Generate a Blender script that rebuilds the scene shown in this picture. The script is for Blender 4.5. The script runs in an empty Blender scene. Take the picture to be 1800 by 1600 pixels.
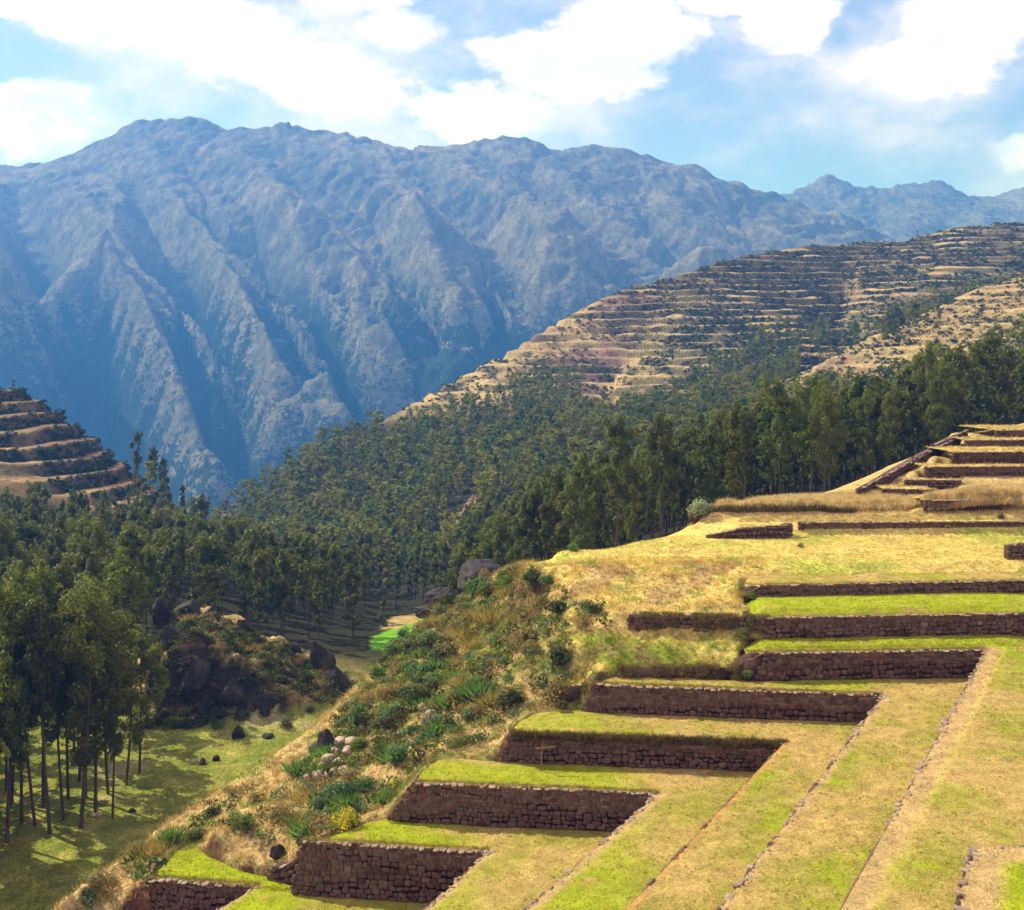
import bpy, math, random
import numpy as np
from mathutils import Vector, Matrix

# ------------------------------------------------------------------ camera, world, sun, exposure
scene = bpy.context.scene
COL = scene.collection
F, U0, V0 = 2000.0, 900.0, 660.0          # focal length and horizon in photo pixels (1800 x 1600)
cam_data = bpy.data.cameras.new("camera")
cam = bpy.data.objects.new("camera", cam_data); COL.objects.link(cam)
cam.location = (0, 0, 0); cam.rotation_euler = (math.radians(90), 0, 0)
cam_data.sensor_width = 36.0; cam_data.lens = 36.0 * F / 1800.0
cam_data.shift_y = (V0 - 800.0) / 1800.0
cam_data.clip_start = 0.5; cam_data.clip_end = 40000
scene.camera = cam

SUN_EL = math.radians(41)
SUN_AZ = math.atan2(-0.84, 0.54)          # clockwise from +Y
sdir = Vector((math.sin(SUN_AZ) * math.cos(SUN_EL), math.cos(SUN_AZ) * math.cos(SUN_EL), math.sin(SUN_EL)))
sl = bpy.data.lights.new("sun", 'SUN'); sl.energy = 5.0; sl.angle = math.radians(0.5); sl.color = (1.0, 0.91, 0.74)
sun = bpy.data.objects.new("sun", sl); COL.objects.link(sun)
sun.rotation_euler = (-sdir).to_track_quat('-Z', 'Y').to_euler()

world = bpy.data.worlds.new("World"); scene.world = world; world.use_nodes = True
wt = world.node_tree; wt.nodes.clear(); wl = wt.links


class NB:
    """tiny helper that builds shader node graphs"""
    def __init__(s, tree): s.t = tree
    def n(s, kind, **kw):
        nd = s.t.nodes.new(kind)
        for k, v in kw.items(): setattr(nd, k, v)
        return nd
    def put(s, sock, v):
        if isinstance(v, bpy.types.NodeSocket): s.t.links.new(v, sock)
        elif v is not None: sock.default_value = v
    def m(s, op, a, b=None, c=None, clamp=False):
        nd = s.n('ShaderNodeMath', operation=op); nd.use_clamp = clamp
        s.put(nd.inputs[0], a)
        if b is not None: s.put(nd.inputs[1], b)
        if c is not None: s.put(nd.inputs[2], c)
        return nd.outputs[0]
    def vm(s, op, a, b=None):
        nd = s.n('ShaderNodeVectorMath', operation=op); s.put(nd.inputs[0], a)
        if b is not None: s.put(nd.inputs[1], b)
        return nd.outputs[0]
    def mix(s, fac, a, b, mode='MIX'):
        nd = s.n('ShaderNodeMix', data_type='RGBA', blend_type=mode)
        s.put(nd.inputs[0], fac)
        s.put(nd.inputs[6], a if isinstance(a, bpy.types.NodeSocket) else (*a, 1) if len(a) == 3 else a)
        s.put(nd.inputs[7], b if isinstance(b, bpy.types.NodeSocket) else (*b, 1) if len(b) == 3 else b)
        return nd.outputs[2]
    def noise(s, vec, scale, detail=4, rough=0.55, dist=0.0):
        nd = s.n('ShaderNodeTexNoise'); s.put(nd.inputs['Vector'], vec)
        nd.inputs['Scale'].default_value = scale; nd.inputs['Detail'].default_value = detail
        nd.inputs['Roughness'].default_value = rough; nd.inputs['Distortion'].default_value = dist
        return nd.outputs[0]
    def ss(s, x, lo, hi, a=0.0, b=1.0):
        nd = s.n('ShaderNodeMapRange', interpolation_type='SMOOTHSTEP')
        s.put(nd.inputs[0], x)
        for i, v in enumerate((lo, hi, a, b)): nd.inputs[i + 1].default_value = v
        return nd.outputs[0]


W = NB(wt)
sky = W.n('ShaderNodeTexSky', sky_type='NISHITA'); sky.sun_disc = False
sky.sun_elevation = SUN_EL; sky.sun_rotation = SUN_AZ
sky.altitude = 3700; sky.air_density = 1.0; sky.dust_density = 0.6; sky.ozone_density = 1.5
SKY_STRENGTH = 0.062
tc = W.n('ShaderNodeTexCoord').outputs['Generated']
sp = W.n('ShaderNodeSeparateXYZ'); wl.new(tc, sp.inputs[0])
dx, dy, dz = sp.outputs
az = W.m('ARCTAN2', dx, dy); el = W.m('ARCSINE', dz)
# warp so that cloud outlines billow
stretch = W.vm('MULTIPLY', tc, (1.0, 1.0, 1.7))
wn = W.noise(stretch, 9.0, 6, 0.62)
wn2 = W.noise(stretch, 30.0, 5, 0.6)
# the clouds seen in the photograph: azimuth/elevation ellipses
blobs = [(330, 70, 210, 80), (120, 25, 280, 50), (35, 245, 100, 75), (590, 165, 140, 62), (850, 195, 155, 62),
         (1000, 120, 150, 70), (1100, 50, 130, 70), (700, 50, 85, 42), (640, 0, 120, 30), (1390, 60, 75, 60), (1600, 145, 120, 60),
         (1690, 70, 130, 80), (1800, 305, 50, 40), (1300, 10, 120, 26)]
acc = None
for (u, v, ru, rv) in blobs:
    a0 = math.atan((u - U0) / F); e0 = math.atan((V0 - v) / F)
    q = W.m('ADD', W.m('POWER', W.m('MULTIPLY', W.m('SUBTRACT', az, a0), F / (ru * 0.88)), 2.0),
            W.m('POWER', W.m('MULTIPLY', W.m('SUBTRACT', el, e0), F / (rv * 0.86)), 2.0))
    g = W.m('EXPONENT', W.m('MULTIPLY', q, -0.8))
    acc = g if acc is None else W.m('MAXIMUM', acc, g)
# the rest of the sky carries clouds of the same kind
outside = W.m('MAXIMUM', W.ss(W.m('ABSOLUTE', az), 0.46, 0.62), W.ss(el, 0.33, 0.45))
far = W.m('MULTIPLY', outside, W.ss(W.noise(stretch, 3.2, 4, 0.5), 0.50, 0.66, 0.0, 0.8))
acc = W.m('MAXIMUM', acc, far)
dens = W.m('ADD', acc, W.m('ADD', W.m('MULTIPLY', W.m('SUBTRACT', wn, 0.5), 2.1), W.m('MULTIPLY', W.m('SUBTRACT', wn2, 0.5), 0.6)))
cover = W.ss(dens, 0.27, 0.64)
veil = W.ss(W.noise(stretch, 5.5, 6, 0.62, 0.0), 0.38, 0.64, 0.08, 0.92)
shade = W.ss(W.noise(stretch, 13.0, 5, 0.6), 0.35, 0.62)
thick = W.ss(dens, 0.5, 0.95)
CL = 0.80 / SKY_STRENGTH
cloud_col = W.mix(W.m('MULTIPLY', shade, 1.0), (1.12 * CL, 0.92 * CL, 0.98 * CL), (1.75 * CL, 1.25 * CL, 1.05 * CL))
veil_col = (1.15 * CL, 0.86 * CL, 1.0 * CL)
deep = W.mix(1.0, sky.outputs[0], (3.0, 2.15, 1.95), 'MULTIPLY')
base = W.mix(veil, deep, veil_col)
final = W.mix(cover, base, cloud_col)
bg = W.n('ShaderNodeBackground'); wl.new(final, bg.inputs[0]); bg.inputs[1].default_value = SKY_STRENGTH
wo = W.n('ShaderNodeOutputWorld'); wl.new(bg.outputs[0], wo.inputs[0])
world.cycles.sampling_method = 'MANUAL'; world.cycles.sample_map_resolution = 1024

scene.view_settings.view_transform = 'Standard'; scene.view_settings.look = 'None'
scene.view_settings.gamma = 1.0; scene.view_settings.use_curve_mapping = False
scene.view_settings.exposure = 0.78
cy = scene.cycles
cy.use_denoising = True
cy.max_bounces = 6; cy.diffuse_bounces = 2; cy.glossy_bounces = 1; cy.transmission_bounces = 3
cy.volume_bounces = 0; cy.transparent_max_bounces = 4; cy.caustics_reflective = False; cy.caustics_refractive = False

# ------------------------------------------------------------------ numeric helpers
R = np.random.default_rng(7)
random.seed(7)


def perlin(x, y, seed=0):
    x = np.asarray(x, float); y = np.asarray(y, float)
    xi = np.floor(x).astype(np.int64); yi = np.floor(y).astype(np.int64)
    xf = x - xi; yf = y - yi
    def g(ix, iy, fx, fy):
        h = (ix * 374761393 + iy * 668265263 + seed * 1442695041) & 0x7fffffff
        h = ((h ^ (h >> 13)) * 1274126177) & 0x7fffffff
        h = h ^ (h >> 16)
        a = (h & 1023) * (2 * np.pi / 1024)
        return np.cos(a) * fx + np.sin(a) * fy
    u = xf * xf * xf * (xf * (xf * 6 - 15) + 10); v = yf * yf * yf * (yf * (yf * 6 - 15) + 10)
    a = g(xi, yi, xf, yf); b = g(xi + 1, yi, xf - 1, yf); c = g(xi, yi + 1, xf, yf - 1); d = g(xi + 1, yi + 1, xf - 1, yf - 1)
    return (a + u * (b - a)) * (1 - v) + (c + u * (d - c)) * v


def fbm(x, y, o=4, seed=0, gain=0.5, lac=2.03):
    s = 0; a = 1.0; t = 0
    for i in range(o):
        s = s + a * perlin(x, y, seed + i * 17); t += a
        x = x * lac + 3.1; y = y * lac - 1.7; a *= gain
    return s / t * 1.6


def ridged(x, y, o=4, seed=0):
    s = 0; a = 1.0; t = 0
    for i in range(o):
        s = s + a * (1 - 2 * np.abs(perlin(x, y, seed + i * 13)) * 1.2); t += a
        x = x * 2.1 + 5.2; y = y * 2.1 - 2.3; a *= 0.5
    return s / t


def smooth(x, a, b):
    t = np.clip((x - a) / (b - a), 0, 1); return t * t * (3 - 2 * t)


def inpoly(x, y, poly):
    x = np.asarray(x, float); y = np.asarray(y, float); r = np.zeros(x.shape, bool)
    n = len(poly); j = n - 1
    for i in range(n):
        xi, yi = poly[i]; xj, yj = poly[j]
        if yi != yj:
            r ^= ((yi > y) != (yj > y)) & (x < (xj - xi) * (y - yi) / (yj - yi) + xi)
        j = i
    return r


def at(u, v, h=None, Y=None):
    """point on the photo ray of (u, v), at depth Y or h metres below the eye"""
    if Y is None: Y = F * h / (v - V0)
    return ((u - U0) / F * Y, Y, -(v - V0) / F * Y)


def membrane(us, ts, pins, iters=220):
    """height field through pinned polylines; pins = list of arrays (u, t, z); solved coarse to fine"""
    NU, NT = len(us), len(ts)
    def raster(nu, nt):
        Z = np.zeros((nt, nu)); C = np.zeros((nt, nu))
        for p in pins:
            for (a, b) in zip(p[:-1], p[1:]):
                n = int(max(abs(b[0] - a[0]) / (us[-1] - us[0]) * nu, abs(b[1] - a[1]) / (ts[-1] - ts[0]) * nt)) * 2 + 2
                s = np.linspace(0, 1, n)
                iu = np.rint((a[0] + (b[0] - a[0]) * s - us[0]) / (us[-1] - us[0]) * (nu - 1)).astype(int)
                it = np.rint((a[1] + (b[1] - a[1]) * s - ts[0]) / (ts[-1] - ts[0]) * (nt - 1)).astype(int)
                z = a[2] + (b[2] - a[2]) * s
                ok = (iu >= 0) & (iu < nu) & (it >= 0) & (it < nt)
                np.add.at(Z, (it[ok], iu[ok]), z[ok]); np.add.at(C, (it[ok], iu[ok]), 1)
        m = C > 0; Z[m] /= C[m]
        return Z, m
    S = None
    for lev in (32, 16, 8, 4, 2, 1):
        nu, nt = max(8, NU // lev), max(8, NT // lev)
        if lev == 1: nu, nt = NU, NT
        Z, m = raster(nu, nt)
        if S is None: S = np.full((nt, nu), Z[m].mean())
        else:
            a = np.linspace(0, S.shape[0] - 1, nt); b = np.linspace(0, S.shape[1] - 1, nu)
            S = bil(S, a[:, None] + 0 * b[None], b[None] + 0 * a[:, None])
        S[m] = Z[m]
        for k in range(iters):
            P = np.pad(S, 1, mode='edge')
            S = 0.25 * (P[2:, 1:-1] + P[:-2, 1:-1] + P[1:-1, 2:] + P[1:-1, :-2]); S[m] = Z[m]
    P = np.pad(S, 1, mode='edge')
    S = 0.5 * S + 0.125 * (P[2:, 1:-1] + P[:-2, 1:-1] + P[1:-1, 2:] + P[1:-1, :-2])
    return S


def bil(S, a, b):
    a = np.clip(a, 0, S.shape[0] - 1.001); b = np.clip(b, 0, S.shape[1] - 1.001)
    i = a.astype(int); j = b.astype(int); fa = a - i; fb = b - j
    return (S[i, j] * (1 - fa) * (1 - fb) + S[i + 1, j] * fa * (1 - fb) + S[i, j + 1] * (1 - fa) * fb + S[i + 1, j + 1] * fa * fb)


def new_mesh(name, verts, faces, mat=None, colors=None, smooth_=False):
    """faces: (n,3) or (n,4) array; colours per vertex"""
    verts = np.asarray(verts, np.float32); faces = np.asarray(faces, np.int32)
    me = bpy.data.meshes.new(name); k = faces.shape[1]
    me.vertices.add(len(verts)); me.vertices.foreach_set('co', verts.ravel())
    me.loops.add(faces.size); me.loops.foreach_set('vertex_index', faces.ravel())
    me.polygons.add(len(faces)); me.polygons.foreach_set('loop_start', np.arange(0, faces.size, k, dtype=np.int32))
    if smooth_: me.polygons.foreach_set('use_smooth', np.ones(len(faces), bool))
    me.update(calc_edges=True)
    if colors is not None:
        at_ = me.color_attributes.new('Col', 'FLOAT_COLOR', 'POINT')
        c = np.ones((len(verts), 4), np.float32); c[:, :3] = colors; at_.data.foreach_set('color', c.ravel())
    if mat is not None: me.materials.append(mat)
    return me


def link(name, data, parent=None, **props):
    o = bpy.data.objects.new(name, data); COL.objects.link(o)
    if parent is not None: o.parent = parent
    for k, v in props.items():
        if v: o[k] = v
    return o


def grid_faces(nr, nc):
    i = np.arange(nr - 1)[:, None] * nc + np.arange(nc - 1)[None]
    return np.stack([i, i + 1, i + nc + 1, i + nc], -1).reshape(-1, 4)


# ------------------------------------------------------------------ materials
def mat_new(name):
    m = bpy.data.materials.new(name); m.use_nodes = True; m.node_tree.nodes.clear()
    b = NB(m.node_tree); out = b.n('ShaderNodeOutputMaterial'); return m, b, out


def finish(b, out, col, rough=0.9, bump=None, bstr=0.5, bdist=0.05, spec=0.15, transl=0.0, tcol=None):
    p = b.n('ShaderNodeBsdfPrincipled'); b.put(p.inputs['Base Color'], col if isinstance(col, bpy.types.NodeSocket) else (*col, 1))
    p.inputs['Roughness'].default_value = rough; p.inputs['Specular IOR Level'].default_value = spec
    if bump is not None:
        bn = b.n('ShaderNodeBump'); bn.inputs['Strength'].default_value = bstr; bn.inputs['Distance'].default_value = bdist
        b.put(bn.inputs['Height'], bump); b.t.links.new(bn.outputs[0], p.inputs['Normal'])
    sh = p.outputs[0]
    if transl > 0:
        t = b.n('ShaderNodeBsdfTranslucent'); b.put(t.inputs[0], tcol if tcol is not None else col)
        ms = b.n('ShaderNodeMixShader'); ms.inputs[0].default_value = transl
        b.t.links.new(sh, ms.inputs[1]); b.t.links.new(t.outputs[0], ms.inputs[2]); sh = ms.outputs[0]
    b.t.links.new(sh, out.inputs[0])


def attr(b):
    a = b.n('ShaderNodeAttribute'); a.attribute_name = 'Col'; return a.outputs['Color']


def pos(b): return b.n('ShaderNodeNewGeometry').outputs['Position']


def ground_mat(name, fine, coarse, amp, bdist, bstr=0.7, stones=None):
    """vertex colour zones, multiplied by world-space grain at two sizes"""
    m, b, out = mat_new(name); p = pos(b)
    n1 = b.noise(p, fine, 5, 0.7); n2 = b.noise(p, coarse, 4, 0.6)
    f1 = b.ss(n1, 0.28, 0.72, 1 - amp, 1 + amp); f2 = b.ss(n2, 0.25, 0.75, 1 - amp * 0.6, 1 + amp * 0.6)
    k = b.m('MULTIPLY', f1, f2)
    cc = b.n('ShaderNodeCombineColor'); 
    for i in range(3): b.put(cc.inputs[i], k)
    col = b.mix(1.0, attr(b), cc.outputs[0], 'MULTIPLY')
    # hue drift between green and straw
    n3 = b.noise(p, fine * 0.37, 4, 0.65, 0.4)
    col = b.mix(b.ss(n3, 0.45, 0.75, 0.0, 0.55), col, b.mix(1.0, col, (1.35, 0.98, 0.85), 'MULTIPLY'))
    if stones:
        vo = b.n('ShaderNodeTexVoronoi'); b.put(vo.inputs['Vector'], p); vo.inputs['Scale'].default_value = stones
        s = b.m('MULTIPLY', b.ss(vo.outputs['Distance'], 0.10, 0.22, 1, 0), b.ss(n2, 0.5, 0.62))
        col = b.mix(s, col, (0.30, 0.25, 0.2))
    h = b.m('ADD', n1, b.m('MULTIPLY', n2, 1.5))
    finish(b, out, col, 0.95, h, bstr, bdist, 0.05)
    return m


M_LAWN = ground_mat("short_grass", 9.0, 1.1, 0.34, 0.10, 0.8)
M_SLOPE = ground_mat("rough_slope", 3.0, 0.5, 0.45, 0.30, 0.9)
M_HILL = ground_mat("dry_hillside", 0.5, 0.09, 0.42, 1.6, 0.9)


def mountain_mat():
    m, b, out = mat_new("mountain_slope"); p = pos(b)
    q = b.vm('MULTIPLY', p, (1.0, 0.45, 1.0))
    n1 = b.noise(q, 0.07, 7, 0.75); n2 = b.noise(q, 0.008, 5, 0.6); n3 = b.noise(p, 0.2, 4, 0.75)
    sp_ = b.n('ShaderNodeSeparateXYZ'); b.put(sp_.inputs[0], p)
    lowv = b.ss(sp_.outputs[2], 500, -100)
    qa = b.n('ShaderNodeSeparateColor'); b.put(qa.inputs[0], attr(b)); q_ = qa.outputs[0]
    thr = b.m('ADD', b.ss(q_, 0.15, 0.95, 0.09, -0.07), b.m('ADD', b.m('MULTIPLY', n1, 0.6), b.m('ADD', b.m('MULTIPLY', n3, 0.3), b.m('MULTIPLY', n2, 0.35))))
    shr = b.m('MULTIPLY', b.ss(thr, 0.57, 0.64), b.ss(lowv, 0.0, 0.7, 0.1, 0.95))
    col = b.mix(b.ss(n2, 0.35, 0.7), (0.19, 0.17, 0.125), (0.37, 0.29, 0.20))
    col = b.mix(shr, col, (0.025, 0.045, 0.022))
    n4 = b.noise(b.vm('MULTIPLY', p, (1.0, 0.3, 0.5)), 0.045, 7, 0.8)
    fv = b.ss(n4, 0.3, 0.7, 0.55, 1.5); cc = b.n('ShaderNodeCombineColor')
    for i in range(3): b.put(cc.inputs[i], fv)
    col = b.mix(1.0, col, cc.outputs[0], 'MULTIPLY')
    h = b.m('ADD', b.m('MULTIPLY', n1, 1.6), b.m('ADD', b.m('MULTIPLY', n3, 0.6), b.m('MULTIPLY', n4, 1.4)))
    finish(b, out, col, 1.0, h, 0.8, 16.0, 0.0)
    return m


M_MTN = mountain_mat()


def leaf_mat(name, c1, c2, c3, use_attr=False, transl=0.48):
    m, b, out = mat_new(name); p = pos(b)
    oi = b.n('ShaderNodeObjectInfo')
    n1 = b.noise(p, 0.7, 3, 0.6); n2 = b.noise(p, 0.09, 2, 0.5)
    col = b.mix(b.ss(n1, 0.35, 0.68), c1, c2)
    col = b.mix(b.m('MULTIPLY', b.ss(b.m('ADD', b.m('MULTIPLY', oi.outputs['Random'], 0.55), b.m('MULTIPLY', n2, 0.9)), 0.45, 1.0), 0.8), col, c3)
    if use_attr: col = b.mix(1.0, col, attr(b), 'MULTIPLY')
    tc_ = b.mix(1.0, col, (1.9, 1.8, 0.8), 'MULTIPLY')
    finish(b, out, col, 0.55, None, spec=0.3, transl=transl, tcol=tc_)
    return m


M_EUC = leaf_mat("eucalyptus_leaves", (0.032, 0.055, 0.010), (0.15, 0.180, 0.010), (0.10, 0.11, 0.016))
M_EUCD = leaf_mat("eucalyptus_leaves_dark", (0.036, 0.058, 0.011), (0.105, 0.130, 0.012), (0.09, 0.095, 0.02))
M_BUSH = leaf_mat("bush_leaves", (0.05, 0.10, 0.018), (0.12, 0.20, 0.02), (0.12, 0.14, 0.03))
M_BLUE = leaf_mat("bluish_leaves", (0.05, 0.11, 0.045), (0.10, 0.18, 0.065), (0.08, 0.14, 0.04))
M_DRY = leaf_mat("dry_twigs", (0.15, 0.11, 0.05), (0.30, 0.22, 0.09), (0.18, 0.15, 0.06))
M_DARK = leaf_mat("dark_leaves", (0.026, 0.045, 0.012), (0.070, 0.095, 0.018), (0.06, 0.06, 0.022))
M_YEL = leaf_mat("yellow_flowers", (0.42, 0.36, 0.02), (0.60, 0.50, 0.03), (0.30, 0.30, 0.03))
M_SILV = leaf_mat("silvery_leaves", (0.16, 0.20, 0.15), (0.26, 0.30, 0.22), (0.2, 0.24, 0.17))


def attr_leaf(name, transl=0.42):
    m, b, out = mat_new(name); p = pos(b)
    n1 = b.noise(p, 1.3, 3, 0.6)
    f = b.ss(n1, 0.3, 0.7, 0.7, 1.3); cc = b.n('ShaderNodeCombineColor')
    for i in range(3): b.put(cc.inputs[i], f)
    col = b.mix(1.0, attr(b), cc.outputs[0], 'MULTIPLY')
    finish(b, out, col, 0.7, None, spec=0.1, transl=transl)
    return m


M_TUFT = attr_leaf("grass_blades")
M_FAR = attr_leaf("distant_foliage", 0.42)


def bark_mat():
    m, b, out = mat_new("bark"); p = pos(b)
    n = b.noise(b.vm('MULTIPLY', p, (6, 6, 0.8)), 1.0, 4, 0.6)
    finish(b, out, b.mix(n, (0.035, 0.026, 0.02), (0.15, 0.115, 0.085)), 0.9, n, 0.6, 0.03)
    return m


M_BARK = bark_mat()


def stone_mat(name, ramp, scale=3.0, bd=0.03, moss=0.0):
    m, b, out = mat_new(name)
    oi = b.n('ShaderNodeObjectInfo'); p = pos(b)
    n1 = b.noise(p, scale, 5, 0.7); n2 = b.noise(p, scale * 0.35, 3, 0.5)
    t = b.m('ADD', b.m('MULTIPLY', oi.outputs['Random'], 0.8), b.m('MULTIPLY', b.m('SUBTRACT', n2, 0.5), 0.9), clamp=True)
    cr = b.n('ShaderNodeValToRGB'); b.put(cr.inputs[0], t)
    e = cr.color_ramp.elements
    while len(e) < len(ramp): e.new(0.5)
    for i, c in enumerate(ramp):
        e[i].position = i / (len(ramp) - 1); e[i].color = (*c, 1)
    f = b.ss(n1, 0.25, 0.75, 0.62, 1.35); cc = b.n('ShaderNodeCombineColor')
    for i in range(3): b.put(cc.inputs[i], f)
    col = b.mix(1.0, cr.outputs[0], cc.outputs[0], 'MULTIPLY')
    if moss: col = b.mix(b.ss(n2, 0.52, 0.66, 0, moss), col, (0.09, 0.085, 0.03))
    finish(b, out, col, 0.9, n1, 0.7, bd, 0.2)
    return m


M_STONE = stone_mat("red_brown_stone", [(0.070, 0.036, 0.022), (0.11, 0.056, 0.036), (0.125, 0.066, 0.042), (0.095, 0.062, 0.042), (0.14, 0.084, 0.054), (0.12, 0.078, 0.055), (0.23, 0.165, 0.11)])
M_COPE = stone_mat("pale_coping_stone", [(0.20, 0.14, 0.10), (0.30, 0.22, 0.16), (0.24, 0.17, 0.12), (0.34, 0.27, 0.21)])
M_ROCK = stone_mat("dark_rock", [(0.022, 0.020, 0.018), (0.040, 0.035, 0.030), (0.030, 0.028, 0.026), (0.055, 0.044, 0.036)], 0.9, 0.12, 0.6)
M_ROCK2 = stone_mat("grey_rock", [(0.035, 0.032, 0.034), (0.055, 0.05, 0.052), (0.045, 0.041, 0.041)], 0.9, 0.12, 0.3)
M_PALE = stone_mat("pale_boulder", [(0.36, 0.25, 0.17), (0.42, 0.31, 0.22), (0.30, 0.22, 0.16)], 2.0, 0.06)
M_EARTH = stone_mat("wall_earth", [(0.05, 0.025, 0.02), (0.075, 0.04, 0.03), (0.06, 0.03, 0.025)], 2.0, 0.05)
M_WOOD = stone_mat("weathered_wood", [(0.16, 0.09, 0.05), (0.22, 0.13, 0.08), (0.19, 0.11, 0.07)], 5.0, 0.01)

# ------------------------------------------------------------------ terraces: measured levels and plan
V2 = lambda p: np.array(p[:2], float)
# h = metres below the eye, L = left end of the front wall top, C = corner, N = where the side edge leaves the picture, w = wall height
TER = [
    dict(h=28.8, L=(262, 1545), C=(455, 1558), N=(405, 1600), w=2.2, bl=(-1.1, -0.1)),
    dict(h=26.0, L=(531, 1478), C=(860, 1498), N=(752, 1597), w=2.8, bl=(-0.45, -0.1)),
    dict(h=23.8, L=(728, 1376), C=(1158, 1395), N=(925, 1600), w=2.2, bl=(-1.5, 0.1)),
    dict(h=21.97, L=(898, 1286), C=(1382, 1303), N=(1100, 1600), w=1.83, bl=(-0.6, 0.1)),
    dict(h=20.2, L=(1048, 1203), C=(1555, 1222), N=(1266, 1600), w=1.77, bl=(-0.9, 0.1)),
    dict(h=18.4, L=(1345, 1148), C=(1737, 1142), N=(1478, 1600), w=1.8, bl=(-0.6, 0.1)),
]
for T in TER:
    T['l'] = np.array(at(*T['L'], h=T['h'])); T['c'] = np.array(at(*T['C'], h=T['h'])); n = np.array(at(*T['N'], h=T['h']))
    d = n - T['c']; d /= np.linalg.norm(d)
    if T['h'] > 28: d = np.array((-0.47, -0.88, 0))
    T['n'] = T['c'] + d * ((T['c'][1] - 27.0) / -d[1])
    T['bat'] = 0.13 * T['w']
# higher block at the lower right: its corner looks away from the camera
hB = 17.2
blk_c = np.array(at(1710, 1490, h=hB)); blk_n0 = np.array(at(1681, 1600, h=hB)); blk_r = np.array(at(2200, 1482, h=hB))
d = (blk_n0 - blk_c); d /= np.linalg.norm(d); blk_n = blk_c + d * 12


def offset_path(pts, off):
    """shift an open 2-D path sideways (to the outside = left/camera side), keeping z"""
    P = np.array([p[:2] for p in pts], float); out = []
    for i in range(len(P)):
        ns = []
        for a, b in ((i - 1, i), (i, i + 1)):
            if a >= 0 and b < len(P):
                t = P[b] - P[a]; t /= np.linalg.norm(t); ns.append(np.array((t[1], -t[0])))
        n = sum(ns); n /= np.linalg.norm(n); k = 1.0 / max(0.35, float(n @ ns[0]))
        out.append(P[i] + n * off * k)
    return out


for T in TER:
    o = offset_path([T['l'], T['c'], T['n']], T['bat'] + 0.02)
    zb = -(T['h'] + T['w'])
    T['lb'] = np.array((*(o[0] + np.array(T['bl'])), zb)); T['cb'] = np.array((*o[1], zb)); T['nb'] = np.array((*o[2], zb))

# straight walls of the upper terraces (top line left -> right at depth Yl, Yr), height w, ground level in front
UP = [
    dict(k='seventh', h=16.8, w=1.55, a=(1345, 78.9), b=(2150, 81.5), bl=-0.8),
    dict(k='eighth', h=15.7, w=1.15, a=(1341, 85.0), b=(2150, 89.0), bl=-0.7),
    dict(k='U1', h=12.25, w=0.75, a=(1628, 111.5), b=(1762, 112.0), bl=-0.3),
    dict(k='U2', h=11.75, w=0.8, a=(1552, 118.0), b=(1642, 117.0), bl=-0.3),
    dict(k='U3', h=11.15, w=0.75, a=(1592, 121.5), b=(1690, 121.0), bl=-0.3),
    dict(k='U4', h=9.95, w=1.15, a=(1628, 123.7), b=(2150, 126.5), bl=-0.3),
    dict(k='U5', h=8.65, w=1.35, a=(1677, 128.0), b=(2150, 130.0), bl=-0.4),
    dict(k='U6', h=7.85, w=0.85, a=(1698, 137.9), b=(2150, 140.0), bl=-0.3),
    dict(k='U7', h=6.95, w=0.85, a=(1752, 144.0), b=(2150, 146.0), bl=-0.3),
]
for T in UP:
    for s, e in (('l', 'a'), ('r', 'b')):
        u, Y = T[e]; T[s] = np.array(((u - U0) / F * Y, Y, -T['h']))

# platforms as (front rail sections, rear rail sections, level); sections run left end -> corner -> near end
def lv(h, pts): return [np.array(at(u, v, h=h)) for u, v in pts]


PLAT = []
rears = [
    lv(28.8, [(283, 1520), (311, 1493), (345, 1488), (380, 1506), (422, 1527), (508, 1546)]),
    lv(26.0, [(560, 1474), (584, 1467), (633, 1446), (673, 1437)]),
    lv(23.8, [(745, 1352), (767, 1332), (820, 1329), (878, 1337)]),
    lv(21.97, [(914, 1264), (949, 1248), (1020, 1247)]),
    lv(20.2, [(1062, 1192), (1100, 1184), (1325, 1196)]),
]
for i in range(5):
    A, B = TER[i], TER[i + 1]
    PLAT.append(dict(z=-A['h'], f1=[A['l'], A['c']], f2=[A['c'], A['n']], r1=rears[i] + [B['lb'] + (0, 0.25, 0), B['cb']], r2=[B['cb'], B['nb']], g=i))
T6, T7, T8 = TER[5], UP[0], UP[1]
b7l = T7['l'] + (-1.0, -0.2, 0); b7r = T7['r'] + (0, -0.2, 0)
far_r = np.array((70, 40.0, 0)); far_n = np.array((40.0, 24, 0))
rr = np.array((78, 76.0, 0))
PLAT.append(dict(z=-18.4, f1=[T6['l'], T6['c']], f2=[T6['c'], T6['n']], r1=[b7l, b7r + (3, 0, 0)], r2=[b7r + (3, 0, 0), np.array((60, 24.0, 0))], g=5))
PLAT.append(dict(z=-16.8, f1=[T7['l'], T7['r'] + (3, 0, 0)], f2=None, r1=[T8['l'] + (-0.9, -0.15, 0), T8['r'] + (3, -0.15, 0)], r2=None, g=6))
PLAT.append(dict(z=-15.7, f1=[T8['l'], T8['r'] + (3, 0, 0)], f2=None, r1=[T8['l'] + (-0.6, 4.2, 0), T8['r'] + (3, 4.2, 0)], r2=None, g=7))
PLAT.append(dict(z=-hB, f1=[blk_n, blk_c], f2=[blk_c, blk_r], r1=[blk_n + (0.3, 0, 0), blk_n + (8, 0, 0)], r2=[blk_n + (8, 0, 0), blk_r + (0, -12, 0)], g=8))
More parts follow.
